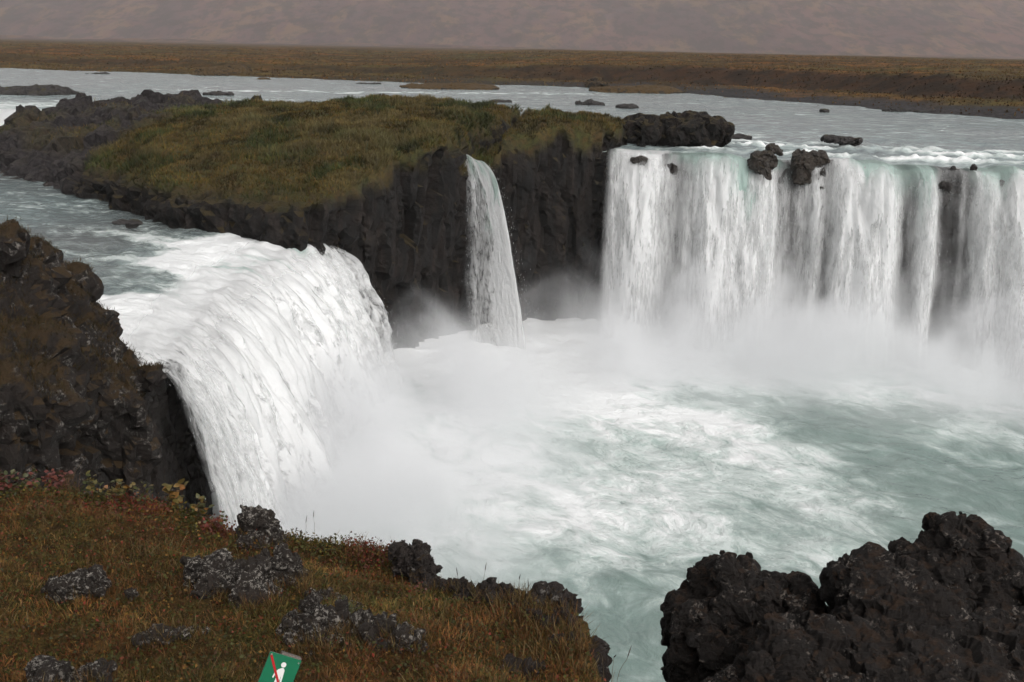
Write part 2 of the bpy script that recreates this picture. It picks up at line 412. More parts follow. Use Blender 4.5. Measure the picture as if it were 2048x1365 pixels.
keep = (D.ravel()[Q] > -9).any(1)
used, Q2 = compact(V, Q, keep)
pl = mk('plain', V[used], Q2, terrain_mat(), attrs={'scarp': SCP.ravel()[used], 'rocky': RK.ravel()[used]}); tag(pl, kind='structure')

# ------------------------------------------------------------------ water: the wide upper river
LIPX = np.array([5.2, 9, 14, 20, 27, 36, 48]); LIPY = np.array([67.9, 66.2, 64.4, 62.4, 60.6, 58.0, 54.5])
def ylip(x): return np.interp(x, LIPX, LIPY) + 0.55 * pn(np.asarray(x) * 0.22, 3.3, 0, 2) + 0.3 * pn(np.asarray(x) * 0.7, 1.3, 0, 3)
def zr(x, y):
    d = y - np.interp(x, LIPX, LIPY)
    z = 10.62 + 0.28 * sst(0, 7, d) + 0.35 * sst(6, 90, d)
    near = 1 - sst(12, 45, d)
    z = z + 0.45 * np.exp(-np.maximum(d, 0) / 1.8) * fbm(x * 0.42, 4.4, 0, 3, 43)
    crest = sst(6, 16, x) * (np.exp(-((d - 3.4 - 0.5 * pn(x * .3, 0, 0, 5)) / 0.5) ** 2) + 1.1 * np.exp(-((d - 6.2 - 0.9 * pn(x * .22, 0, 0, 6)) / 0.6) ** 2) + 0.6 * np.exp(-((d - 9.5 - 1.2 * pn(x * .2, 0, 0, 7)) / 0.7) ** 2))
    z = z + (0.06 + 0.07 * near) * fbm(x * 0.55, y * 0.4, 0, 4, 41) + 0.36 * crest * (0.35 + np.abs(fbm(x * 0.9, y * 0.6, 0, 3, 44)))
    return z, crest, d
NB = np.array([(-220, 118), (-120, 102), (-62, 93.5), (-50, 91), (-39, 89), (-26, 82), (0, 75), (4.6, 70), (5.2, 67.9), (9, 66.2), (14, 64.4), (20, 62.4), (27, 60.6), (36, 58.0), (48, 54.5)], float)
sb = NB[:, 0] / NB[:, 1]
nu, nv = 620, 260
s_ = np.concatenate([np.linspace(-1.6, -0.56, 60)[:-1], np.linspace(-0.56, 0.54, nu), np.linspace(0.54, 0.86, 40)[1:]])
yb = np.interp(s_, sb, NB[:, 1]); xb = s_ * yb
yb = np.where(xb > 5.6, ylip(xb) + 1.4, yb)
tt = (np.geomspace(1, 160, nv) - 1)
Y = yb[:, None] + tt[None] * (1.0); X = s_[:, None] * Y
Z, CR, D = zr(X, Y)
pxs = W / 2 + X / Y * F * 0.97
foam = 0.10 + 0.05 * fbm(X / 9, Y / 9, 0, 2, 50)
foam = foam + 0.60 * CR * (0.6 + 0.8 * pn(X * .5, Y * .3, 0, 52)) + 0.30 * np.exp(-np.maximum(D, 0) / 1.2) * sst(5, 7, X)
foam = foam + 0.42 * np.exp(-((Y - (131 + 0.25 * (X + 20) + 3 * pn(X / 9, 0, 0, 4))) / 3.0) ** 2) * sst(-45, -32, X) * (1 - sst(4, 14, X)) * (0.25 + 1.3 * np.maximum(fbm(X / 3, Y / 3, 0, 3, 56), 0))
foam = foam + 0.40 * np.exp(-((Y - (112 + 0.2 * (X + 20) + 3 * pn(X / 9, 7, 0, 4))) / 1.8) ** 2) * sst(-40, -25, X) * (1 - sst(-2, 4, X)) * (0.25 + 1.3 * np.maximum(fbm(X / 3, Y / 3, 0, 3, 57), 0))
foam = foam + 0.35 * np.exp(-((Y - 84 + 0.25 * X) / 2.5) ** 2) * sst(3, 8, X) * (1 - sst(14, 20, X))
foam = foam + 0.35 * np.exp(-((Y - 96 - 3 * pn(X / 7, 3, 0, 4)) / 6) ** 2) * (1 - sst(-42, -36, X))
V = np.stack([X, Y, Z], -1).reshape(-1, 3); Q = grid_quads(len(s_), nv)
keep = (bank_sd(V[:, 0], V[:, 1])[Q] < 14).any(1)
used, Q2 = compact(V, Q, keep)
M_RIVER = water_mat('river_water', (0.165, 0.205, 0.21), 0.75, 1.6, 0.16, 0.5, grey=(0.18, 0.20, 0.21), stretch=(0.7, 1.0, 1))
rv = mk('river', V[used], Q2, M_RIVER, attrs={'foam': foam.ravel()[used]}); tag(rv, kind='structure')

# ------------------------------------------------------------------ water: the lower side channel
CLY = np.array([29.0, 31, 35, 40, 45, 50, 54, 57]); CLX = np.array([-10.2, -10.3, -10.9, -11.4, -11.4, -10.8, -9.7, -8.8])
def xlip(y): return np.interp(y, CLY, CLX) + 0.35 * pn(0.3, np.asarray(y) * 0.3, 0, 12) + 0.18 * pn(0.9, np.asarray(y) * 0.9, 0, 13)
def zc(x, y):
    d = np.interp(y, CLY, CLX) - x
    z = 7.05 + 0.40 * sst(0, 3.2, d) + 0.85 * sst(2, 32, d)
    z = z + (0.07 + 0.10 * (1 - sst(3, 22, d))) * fbm(x * 0.75, y * 0.6, 0, 4, 61) + 0.10 * ridged(x * 0.35, y * 0.5, 0, 3, 63) * (1 - sst(4, 22, d)) * sst(0, 1.5, d)
    return z, d
h = 0.2
xs = np.arange(-66, -7, h); ys = np.arange(28, 92, h)
X, Y = np.meshgrid(xs, ys, indexing='ij'); Z, D = zc(X, Y)
DL = xlip(Y) - X
near_sh = sst(37.5, 40.0, Y + 0.25 * (X + 12))
dfo = np.interp(Y, [30, 36, 38.6, 40.5, 43, 46, 50, 54], [7, 7.5, 5.5, 0.7, 1.6, 3.4, 4.5, 3.0])
foam = 0.06 + 0.80 * (1 - sst(-0.6, 0.9, (DL - dfo) / 1.4 + 0.9 * fbm(X * .5, Y * .5, 0, 3, 66)))
foam = foam + 0.33 * np.exp(-((Y - 50 + 0.35 * (X + 14) + 1.4 * pn(X / 4, 0, 0, 14)) / 1.1) ** 2) * sst(-24, -18, X)
foam = foam + 0.30 * np.exp(-((Y - 46.5 + 0.1 * (X + 14) + 1.2 * pn(X / 3, 4, 0, 14)) / 0.8) ** 2) * sst(-21, -16, X)
foam = foam + 0.16 * sst(-20, -12, X) * sst(36, 41, Y) + 0.5 * sst(76, 86, Y)
foam = foam + 0.12 * fbm(X / 2.5, Y / 2.5, 0, 3, 68)
V = np.stack([X, Y, Z], -1).reshape(-1, 3); Q = grid_quads(len(xs), len(ys))
BKI = poly_sd(X, Y, [(-11.2, 30), (-12.6, 33), (-16.2, 38), (-19, 41.5), (-24, 44), (-70, 46), (-70, 20), (-11.2, 20)]).ravel()
keep = (DL.ravel()[Q] > 0.05).all(1) & (V[:, 1][Q] > 31.3).all(1) & (BKI[Q] > 0).all(1)
used, Q2 = compact(V, Q, keep)
M_CHAN = water_mat('channel_water', (0.105, 0.142, 0.145), 1.1, 2.6, 0.16, 0.55, grey=(0.095, 0.105, 0.106), stretch=(0.8, 1, 1))
ch = mk('side_channel_water', V[used], Q2, M_CHAN, attrs={'foam': foam.ravel()[used]}); tag(ch, kind='structure')

# ------------------------------------------------------------------ water: the plunge pool
h = 0.2
xs = np.arange(-14, 58, h); ys = np.arange(7, 70, h)
X, Y = np.meshgrid(xs, ys, indexing='ij')
dR = line_d(X, Y, [(5.5, 65.2), (14, 61.5), (27, 57.6), (48, 51.5)]); dL = line_d(X, Y, [(-6.6, 30), (-7, 36), (-7.2, 45), (-5.4, 55)])
dC = np.hypot(X + 0.3, Y - 61)
churn = np.maximum(1 - sst(0, 10, dR), np.maximum(1 - sst(0, 11, dL), 1 - sst(0, 5, dC)))
Z = 0.25 * churn * (0.4 + fbm(X * 0.55, Y * 0.55, 0, 4, 71)) + 0.09 * fbm(X * 0.5, Y * 0.5, 0, 4, 73) + 0.08 * ridged(X * .3, Y * .4, 0, 3, 75)
w1, w2 = 3.2 * fbm(X / 9, Y / 9, 0, 2, 76), 3.2 * fbm(X / 9, Y / 9, 5, 2, 77)
foam = 0.50 * (1 - sst(2, 28, dL + w1)) + 0.55 * (1 - sst(1, 17, dR + w2)) + 0.35 * (1 - sst(0, 12, dC + w1))
foam = foam + 0.26 * np.exp(-(line_d(X + w1, Y + w2, [(-2, 57), (5, 52), (9.5, 46), (11.5, 40), (13, 34)]) / 2.6) ** 2)      # current line out of the basin
foam = foam + 0.16 * np.exp(-(line_d(X + w2, Y + w1, [(-4, 43), (2, 40), (6, 38), (8, 36)]) / 3.0) ** 2)
foam = foam - 0.38 * np.exp(-(line_d(X + 0.6 * w2, Y + 0.6 * w1, [(-4, 31.5), (0, 31), (4, 28.5), (10, 25)]) / 3.0) ** 2)
foam = foam - 0.20 * np.exp(-(line_d(X + w2, Y + w1, [(5.5, 53), (9, 52), (12, 51), (17, 50)]) / 2.2) ** 2)
foam = foam - 0.30 * np.exp(-(line_d(X + w1, Y + w2, [(9, 34), (12, 33), (16, 31)]) / 4.2) ** 2)
foam = 0.07 + 0.9 * foam + 0.10 * fbm(X / 4, Y / 4, 0, 3, 79)
V = np.stack([X, Y, Z], -1).reshape(-1, 3)
M_POOL = water_mat('pool_water', (0.150, 0.215, 0.196), 0.62, 1.5, 0.15, 0.5, grey=(0.175, 0.232, 0.212), flow=(math.radians(-52), 0.68))
po = mk('pool_water', V, grid_quads(len(xs), len(ys)), M_POOL, attrs={'foam': foam.ravel()}); tag(po, kind='structure')

# ------------------------------------------------------------------ rock: islet, banks, ledges behind the falls
def implicit(lo, hi, h, fn):
    ax = axes(lo, hi, h); X, Y, Z = np.meshgrid(*ax, indexing='ij')
    Fv = fn(X.astype(np.float32), Y.astype(np.float32), Z.astype(np.float32)).astype(np.float32)
    for k in range(3):                                   # close the box
        s = [slice(None)] * 3; s[k] = 0; Fv[tuple(s)] = np.maximum(Fv[tuple(s)], 0.1 * h)
        s[k] = -1; Fv[tuple(s)] = np.maximum(Fv[tuple(s)], 0.1 * h)
    return surface_nets(Fv, np.array(lo, float), h)
def crag(V, Q, a, k, seed, vert=1.0, crack=0.5):          # craggy displacement along the normal: tilted facets, cracks, grain
    n = normals(V, Q); x, y, z = V[:, 0] * k, V[:, 1] * k, V[:, 2] * k * vert
    wx = 0.25 * pn(x * 1.7, y * 1.7, z * 1.7, seed + 7)
    f1, f2, fc = worley(x + wx, y - wx, z + wx, seed)
    g1, g2, gc = worley(x * 2.7 + wx, y * 2.7, z * 2.7 - wx, seed + 1)
    d = 0.40 * fbm(x, y, z, 5, seed) + 1.0 * fc + 0.40 * gc - crack * (0.55 * np.exp(-((f2 - f1) / 0.10) ** 2) + 0.25 * np.exp(-((g2 - g1) / 0.10) ** 2)) + 0.10 * ridged(x * 4, y * 4, z * 4, 3, seed + 5)
    return V + n * (a * d)[:, None]

ISL_TOP = [PY(*a) for a in [
    (1190, 252, 67.6), (1140, 240, 68.5), (1090, 238, 68), (1030, 262, 66.5), (985, 285, 65.2), (945, 256, 62.6), (905, 268, 61.5), (850, 287, 60.2), (790, 306, 58), (765, 345, 56.5),
    (700, 372, 54.0), (640, 392, 53.0), (560, 400, 53.6), (470, 378, 55.0), (400, 352, 57), (330, 345, 58.5), (265, 330, 61),
    (600, 300, 60.5), (480, 285, 63), (700, 262, 64), (800, 245, 66), (860, 238, 67.5), (350, 270, 66), (250, 262, 70),
    (1060, 232, 72), (990, 232, 71), (930, 228, 73), (850, 215, 76), (750, 201, 80), (690, 209, 83), (570, 216, 80), (450, 203, 84), (310, 186, 88), (200, 205, 86), (100, 208, 84), (30, 220, 82), (0, 262, 80),
    (20, 275, 75), (110, 290, 71), (180, 310, 66.5), (60, 335, 69.5), (140, 355, 65), (230, 372, 60.5), (-90, 290, 80), (-80, 335, 72)]]
tps = TPS([(p[0], p[1], p[2]) for p in ISL_TOP], 2.0)
ISL = [(-38.8, 79), (-39.2, 74), (-36.4, 72.2), (-31.4, 68), (-23, 61.2), (-17.2, 54.8), (-13.9, 52.9), (-11.6, 51.6), (-9.8, 52.0), (-8.4, 54.4), (-6.8, 57.4), (-4.8, 60.2), (-3.4, 62.2), (-2.7, 63.4),
       (-1.6, 64.6), (0.6, 65.6), (2.6, 66.4), (4.8, 66.8), (5.7, 68.2), (5.4, 71), (3.4, 75), (-1, 78), (-6, 82), (-12, 84), (-20, 87), (-30, 91), (-36.0, 89.0), (-37.8, 84)]
lip_c = PY(945, 318, 63.4)                               # where the narrow fall leaves the notch
def isl_fn(X, Y, Z):
    x2, y2 = X[:, :, 0], Y[:, :, 0]
    d2 = poly_sd(x2, y2, ISL); tp = tps(x2, y2)
    tp = tp + 0.42 * fbm(x2 / 3.2, y2 / 3.2, 0, 3, 81) + 0.22 * np.abs(fbm(x2 / 1.9, y2 / 1.4, 0, 2, 82)) + 0.14 * fbm(x2 / 0.9, y2 / 0.9, 0, 2, 83)
    lava = (1 - sst(-29, -24, x2 - 0.25 * (y2 - 62))) ; tp = tp + lava * (0.3 * ridged((x2 + y2 * .6) / 4.5, (y2 - x2 * .5) / 2.2, 0, 3, 85) - 0.65)
    # notch of the narrow fall
    nd = line_d(x2, y2, [(-2.55, 61), (-2.3, 64), (-1.5, 68), (0.5, 76)])
    tp = np.minimum(tp, lip_c[2] - 0.5 + 0.05 * (y2 - 63) + 3.2 * np.maximum(nd - 0.75, 0) ** 1.1)
    mk_ = np.broadcast_to((np.abs(d2) < 2.6)[:, :, None], X.shape); xm, ym, zm = X[mk_], Y[mk_], Z[mk_]
    col = np.zeros(X.shape, np.float32); col[mk_] = 0.35 * fbm(xm / 1.1, ym / 1.1, zm / 7, 3, 87) + 0.7 * fbm(xm / 4, ym / 4, zm / 6, 2, 89)
    cliff = sst(-12, -9, X)                               # the tall face above the pool: undercut towards its foot
    side = d2[:, :, None] + col + cliff * (0.9 * sst(9.0, 2.0, Z) * 1.0 - 0.15) + (1 - cliff) * 0.55 * (Z - 8.3) * sst(8, 11, Z)
    side = side - 0.5 * sst(10.2, 11.6, Z - 0 * X) * cliff * sst(0.2, 0.8, fbm(x2 / 2, y2 / 2, 0, 2, 91) + 0.5)[:, :, None]
    return smax(Z - tp[:, :, None], side, 0.5)
V, Q = implicit((-43, 48.5, -0.6), (9, 94, 14.2), 0.27, isl_fn)
n = normals(V, Q)
lava = 1 - sst(-28, -24, V[:, 0] - 0.25 * (V[:, 1] - 62) + 2 * pn(V[:, 0] / 3, V[:, 1] / 3, 0, 5))
back = sst(83, 85, V[:, 1] - 0.05 * V[:, 0])
turf = sst(0.42 - 0.25 * sst(-8, -11, V[:, 0]), 0.72 - 0.25 * sst(-8, -11, V[:, 0]), n[:, 2] + 0.35 * fbm(V[:, 0] / 1.5, V[:, 1] / 1.5, V[:, 2] / 1.5, 3, 93)) * sst(8.8, 9.8, V[:, 2])
drape = sst(1.5, 0.3, tps(V[:, 0], V[:, 1]) - V[:, 2] + 0.9 * fbm(V[:, 0] / 1.3, V[:, 1] / 1.3, V[:, 2] / 2, 3, 94)) * sst(-0.35, 0.1, n[:, 2] + 0.2) * sst(9.0, 9.8, V[:, 2])
turf = np.maximum(turf, drape)
lavag = lava * (0.95 + 0.9 * pn(V[:, 0] / 3.5, V[:, 1] / 3.5, 0, 96))
turf = turf * (1 - np.clip(np.maximum(lavag, back * (V[:, 0] < -12)), 0, 1))
a = (0.50 + 0.12 * sst(-11, -8, V[:, 0])) * (1 - turf) + 0.06
V = crag(V, Q, a * (1 + 0.5 * lava), np.where(lava > 0.5, 0.45, 0.75), 3, np.where((lava > 0.5) | (V[:, 0] < -9.8), 0.8, 0.22))
M_CLIFF = rock_mat('basalt_cliff', (0.0165, 0.0115, 0.009), (0.008, 0.0062, 0.0054), 0.7, moss=0.62, mcol=(0.046, 0.032, 0.009), turf=True, bd=0.16, streak=True)
nt_ = M_CLIFF.node_tree
isl = mk('rocky_islet', V, Q, M_CLIFF, flat_mask=(turf[Q].mean(1) < 0.4), attrs={'turf': turf, 'lava': lava}); tag(isl, 'grass-topped rocky islet with dark cliffs splitting the falls', 'islet')
ISL_V, ISL_N, ISL_T = V, n, turf

def ledge(name, poly, top, lo, hi, label, seed):
    def fn(X, Y, Z):
        d2 = poly_sd(X[:, :, 0], Y[:, :, 0], poly)
        s = d2[:, :, None] - 0.22 * np.maximum(4.5 - Z, 0) + 0.35 * fbm(X / 1.2, Y / 1.2, Z / 6, 3, seed) + 0.5 * fbm(X / 4, Y / 4, Z / 5, 2, seed + 2)
        return smax(Z - top(X, Y) - 0.15 * fbm(X / 1.5, Y / 1.5, 0, 2, seed + 4), s, 0.35)
    V, Q = implicit(lo, hi, 0.33, fn); V = crag(V, Q, 0.35, 0.7, seed, 0.22)
    o = mk(name, V, Q, M_WET, smooth=False); return tag(o, label, 'cliff')
M_WET = rock_mat('wet_basalt', (0.018, 0.0135, 0.011), (0.010, 0.0082, 0.0072), 0.8, moss=0.2, rough=0.5, bd=0.08)
ledge('rock_cliff', [(4.5, 71), (5.4, 67.6), (9, 66.0), (14, 64.0), (20, 62.1), (27, 60.2), (36, 57.6), (47, 54.2), (49, 60), (30, 68)],
      lambda X, Y: np.where(Y > 0, 10.1, 10.1), (3.5, 53, -0.6), (50, 72, 11), 'wide dark wet cliff behind the broad curtain of falling water', 101)
ledge('rock_cliff', [(-10.4, 30.2), (-10.8, 31.2), (-11.5, 35), (-12, 40), (-12, 45), (-11.4, 50), (-10.3, 53.4), (-10, 56), (-16, 56), (-17, 40), (-14, 29)],
      lambda X, Y: 6.55 + 0 * X, (-18, 28, -0.6), (-7, 57, 8), 'dark wet rock ledge behind the rounded side-channel waterfall', 107)

# near bank of the side channel
BK_TOP = [PY(*a) for a in [(345, 752, 31.0), (318, 722, 31.6), (262, 712, 32.2), (238, 685, 33), (205, 632, 34.4), (178, 600, 34.6), (184, 562, 33.6), (150, 525, 32.4), (112, 502, 31.2), (62, 498, 30.2),
    (48, 468, 28.6), (28, 462, 28.2), (0, 472, 28), (-150, 500, 28), (-400, 470, 32), (290, 790, 30.0), (220, 760, 29.6), (150, 690, 28.8), (90, 600, 28.2), (40, 560, 27.0), (120, 650, 27.2), (140, 720, 26.2), (60, 680, 25.6), (0, 640, 25.4), (-150, 600, 25)]]
bps = TPS([tuple(p) for p in BK_TOP], 0.08)
bx = lambda *a: tuple(PY(*a)[:2])
BKP = [bx(305, 800, 31.2), bx(292, 760, 32.2), bx(235, 705, 33.2), bx(198, 630, 35.2), (-15.6, 38.8), (-18, 42), (-24, 45.5), (-31, 48), (-31, 22.5), (-16, 22.2), bx(20, 850, 23.6), bx(110, 850, 24.6), bx(152, 860, 25.6), bx(146, 800, 27.8), bx(190, 850, 29.4), bx(260, 850, 29.8)]
def bank_fn(X, Y, Z):
    x2, y2 = X[:, :, 0], Y[:, :, 0]
    d2 = poly_sd(x2, y2, BKP); tp = bps(x2, y2) - 0.25 - 0.5 * sst(-11.5, -13.5, x2) + 0.45 * fbm(x2 / 1.6, y2 / 1.6, 0, 3, 111)
    s = d2[:, :, None] + 0.45 * fbm(X / 1.5, Y / 1.5, Z / 2.5, 3, 113) + 0.05 + 0.03 * np.maximum(7 - Z, 0)
    Fv = smax(Z - tp[:, :, None], s, 0.35)
    for c, rr in KNOBS: Fv = smin(Fv, np.sqrt((X - c[0]) ** 2 + (Y - c[1]) ** 2 + (Z - c[2]) ** 2) - rr, 0.25)
    return Fv + 0.0
KNOBS = [(PY(28, 490, 27.8), 0.42), (PY(8, 500, 27.6), 0.4), (PY(95, 535, 30.6), 0.55), (PY(145, 568, 32.2), 0.62), (PY(60, 540, 29), 0.6), (PY(300, 752, 30.8), 0.5)]
V, Q = implicit((-32, 21.5, -0.6), (-8.5, 49, 14), 0.145, bank_fn)
n = normals(V, Q)
turf = sst(0.30, 0.62, n[:, 2] + 0.45 * fbm(V[:, 0], V[:, 1], V[:, 2], 3, 115)) * sst(5.5, 6.5, V[:, 2])
V = crag(V, Q, 0.50 * (1 - 0.4 * turf), 0.9, 9, 0.7)
M_BANK = rock_mat('mossy_basalt', (0.018, 0.0125, 0.0095), (0.0095, 0.007, 0.0058), 1.1, lichen=0.6, lcol=(0.24, 0.22, 0.20), moss=0.75, mcol=(0.046, 0.026, 0.008), turf=False, bd=0.08)
bk = mk('rock_cliff', V, Q, M_BANK, flat_mask=(turf[Q].mean(1) < 0.5)); tag(bk, 'dark mossy lichen-spotted crag between the bushes and the side-channel waterfall', 'cliff')
BK_V, BK_N, BK_T = V, n, turf

# ================================================================== FALLING WATER
G = 9.81
def fall_sheet(name, parent, lip, nrm, v0, zend, dens, glass, edge, mat, off=0.0, seed=0, amp=0.25, upfn=None, uplen=2.0, rows=60, lat=None, lump=0.0):
    nu = len(lip); ul = np.concatenate([[0], np.cumsum(np.linalg.norm(np.diff(lip[:, :2], axis=0), axis=1))])
    nup = 9 if upfn is not None else 1
    tend = np.sqrt(2 * np.maximum(lip[:, 2] - zend, 0.1) / G)
    tv = np.concatenate([np.linspace(-1, 0, nup), np.linspace(0, 1, rows)[1:] ** 0.9])
    nr = len(tv); Pn = np.zeros((nu, nr, 3)); n3 = np.concatenate([nrm, np.zeros((nu, 1))], 1)
    for j, t in enumerate(tv):
        if t <= 0 and upfn is not None:
            p = lip + n3 * (t * uplen); zz = upfn(p[:, 0], p[:, 1])[0]
            p[:, 2] = zz + 0.02
        else:
            T = t * tend; p = lip + n3 * (v0 * T + off * np.sqrt(max(t, 0)))[:, None]; p[:, 2] -= 0.5 * G * T * T
            if upfn is not None: p[:, 2] += 0.02 + (0 if off == 0 else 0.03 + off * 0.15)
            if lat is not None: p[:, :2] += lat * (t ** 1.5)
        Pn[:, j] = p
    vl = np.concatenate([np.zeros((nu, 1)), np.cumsum(np.linalg.norm(np.diff(Pn, axis=1), axis=2), axis=1)], 1)
    um = ul[:, None] + 0 * vl
    rp = sst(-0.1, 0.35, tv)[None]
    dsp = amp * rp * (0.8 * fbm(um * 1.1, vl * 0.16, seed, 3, seed) + 0.5 * fbm(um * 3.0, vl * 0.5, seed, 3, seed + 3) + 1.2 * fbm(um * 0.35, vl * 0.08, seed, 2, seed + 6)) + 1.1 * rp * (dens - dens.mean())[:, None]
    Pn += n3[:, None, :] * dsp[..., None]
    if lump: Pn[..., 2] += lump * sst(-1, -0.3, tv)[None] * (1 - sst(0.5, 1, tv))[None] * (0.25 + np.abs(fbm(um * 0.8, vl * 0.8, 1.5, 3, seed + 2)) + 0.5 * np.abs(fbm(um * 2.2, vl * 1.6, 1.5, 2, seed + 4)))
    dn = dens[:, None] + 0.10 * (1 - sst(-0.2, 0.25, tv))[None] - 0.05 * sst(0.3, 1, tv)[None] + 0.13 * rp * fbm(um * 0.9, vl * 0.28, seed, 4, seed + 11)
    g0 = glass(um, np.maximum(vl - uplen, 0)) if callable(glass) else glass[:, None]
    gl = g0 * (1 - sst(0.10, 0.55, tv + 0.25 * pn(um * 0.8, 0.2, 0, seed + 9) - 0.12 * (g0 > 0.8)))
    ed = edge[:, None] * (1 - 0.0 * um) * (sst(-1.0, -0.5, tv) if upfn is not None else sst(0.05, 0.40, tv + 0.12 * fbm(um * 0.9, vl * 0.2, 0, 3, seed)))
    return mk(name, Pn.reshape(-1, 3), grid_quads(nu, nr), mat, parent, attrs={'dens': dn, 'glass': gl, 'edge': ed}, uv=np.stack([um, vl], -1).reshape(-1, 2))
def spray(name, parent, lip, nrm, v0, zend, n, mat, seed, size=0.05, spread=0.35, wts=None, lat=None):
    r = np.random.default_rng(seed); k = r.choice(len(lip), n, p=None if wts is None else wts / wts.sum())
    t = r.uniform(0.02, 1, n) ** 0.8; T = t * np.sqrt(2 * (lip[k, 2] - zend) / G)
    v = v0[k] * r.uniform(0.75, 1.45, n); n3 = np.concatenate([nrm[k], np.zeros((n, 1))], 1)
    p = lip[k] + n3 * (v * T + np.abs(r.normal(0, spread, n)) * t)[:, None]; p[:, 2] -= 0.5 * G * T * T
    if lat is not None: p[:, :2] += lat[k] * (t ** 1.5)[:, None]
    p += r.normal(0, 0.06, (n, 3)) * (1 + 2 * t)[:, None]
    vel = n3 * v[:, None]; vel[:, 2] = -G * T - 1.0; vel /= np.linalg.norm(vel, axis=1)[:, None]
    a = np.cross(vel, r.normal(size=(n, 3))); a /= np.linalg.norm(a, axis=1)[:, None]; b = np.cross(vel, a)
    s = size * r.uniform(0.4, 1.3, n)[:, None]; L = s * r.uniform(2, 6, n)[:, None]
    V = np.stack([p - vel * L, p + a * s * .5, p - a * s * .25 + b * s * .43, p - a * s * .25 - b * s * .43, p + vel * L], 1).reshape(-1, 3)
    base = (np.arange(n) * 5)[:, None, None]
    Q = (base + np.array([[0, 2, 1], [0, 3, 2], [0, 1, 3], [4, 1, 2], [4, 2, 3], [4, 3, 1]])[None]).reshape(-1, 3)
    return tag(mk(name, V, Q, mat, parent), kind='stuff')
t = NT('white_spray'); M_SPRAY = t.done(t.n('ShaderNodeMixShader', {0: 0.4, 1: t.bsdf(Base_Color=t.mix(t.noise(3.0, 3, 0.5, t.pos()), WHITE, (0.7, 0.74, 0.74)), Roughness=0.5), 2: t.n('ShaderNodeBsdfTranslucent', {'Color': (0.9, 0.92, 0.92, 1)})}))
M_F1 = fall_mat('falling_water', 0.0, 0.85, 0.17, 0.7)
M_F2 = fall_mat('falling_veil', 0.10, 2.3, 0.42, 0.7)
M_F5 = fall_mat('falling_lumpy_water', 0.0, 1.0, 0.62, 0.42)
M_F6 = fall_mat('falling_lumpy_veil', 0.10, 1.2, 0.55, 0.35)
M_F3 = fall_mat('falling_water_fine', 0.0, 3.4, 0.55)
M_F4 = fall_mat('falling_veil_fine', 0.06, 4.5, 0.8)

# broad curtain
xs = np.arange(5.2, 47.5, 0.11)
lip = np.stack([xs, ylip(xs), 0 * xs], 1); lip[:, 2] = zr(lip[:, 0], lip[:, 1])[0]
pxl = 1225 + (xs - 5.9) / 0.0265
Dk = [(1200, .55), (1232, .5), (1260, .62), (1300, .58), (1340, .36), (1372, .28), (1400, .44), (1430, .62), (1480, .6), (1530, .55), (1560, .5), (1576, .30), (1603, .20), (1626, .30), (1648, .44), (1672, .24), (1695, .5), (1740, .62), (1790, .62), (1810, .36), (1824, .20), (1838, .24), (1850, .46), (1868, .62), (1882, .25), (1898, .12), (1920, .16), (1932, .26), (1944, .17), (1958, .40), (1985, .6), (2005, .42), (2030, .62), (2100, .6), (2160, .3), (2220, .6), (2700, .55)]
dens = np.interp(pxl, [a for a, b in Dk], [b for a, b in Dk]) + 0.03 * pn(xs * 1.7, 0, 0, 7); dens = dens + 0.09 * sst(0.36, 0.5, dens)
Gk = [(1200, .2), (1260, .15), (1330, .3), (1400, .9), (1440, .9), (1500, .8), (1530, .9), (1570, .7), (1600, .2), (1650, .1), (1700, .3), (1750, .9), (1790, 1), (1830, .5), (1860, .95), (1890, .3), (1930, .1), (1975, .9), (2010, .8), (2050, .6), (2700, .7)]
glass = np.interp(pxl, [a for a, b in Gk], [b for a, b in Gk])
edge = sst(5.5, 6.3, xs)
nrm = np.tile(np.array([[-0.12, -0.993]]), (len(xs), 1))
v0 = 2.1 + 0.5 * fbm(xs * 0.5, 0.7, 0, 2, 123) + 1.3 * (np.convolve(np.pad(dens, 4, 'edge'), np.ones(9) / 9, 'valid') - 0.45)
wf = empty('waterfall', (16, 62, 0), label='broad white curtain waterfall pouring over the wide river lip', cat='waterfall')
zer = np.zeros_like(xs)
def rebase(o, root):
    o.matrix_parent_inverse = Matrix.Translation(-Vector(root.location)); return o
u0_ = np.concatenate([[0], np.cumsum(np.linalg.norm(np.diff(lip[:, :2], axis=0), axis=1))]); gfn = lambda um, vl: np.interp(um - 0.38 * vl * (1 - sst(8, 12, um)), u0_, glass)
thin = np.where(dens < 0.36, dens - 0.04, dens)
rebase(fall_sheet('water_sheet', wf, lip, nrm, v0, -0.3, dens, gfn, edge, M_F1, 0.0, 3, 0.34, zr), wf)
rebase(fall_sheet('water_veil', wf, lip, nrm, v0, -0.3, thin + 0.02, zer, edge, M_F2, 0.35, 13, 0.45), wf)
rebase(fall_sheet('water_veil', wf, lip, nrm, v0 * 1.1, -0.3, thin - 0.05, zer, edge, M_F2, 0.7, 23, 0.55), wf)
rebase(spray('spray', wf, lip[8:], nrm[8:], v0[8:], -0.2, 6000, M_SPRAY, 5, 0.014, 0.3, (dens[8:] + .02)), wf)

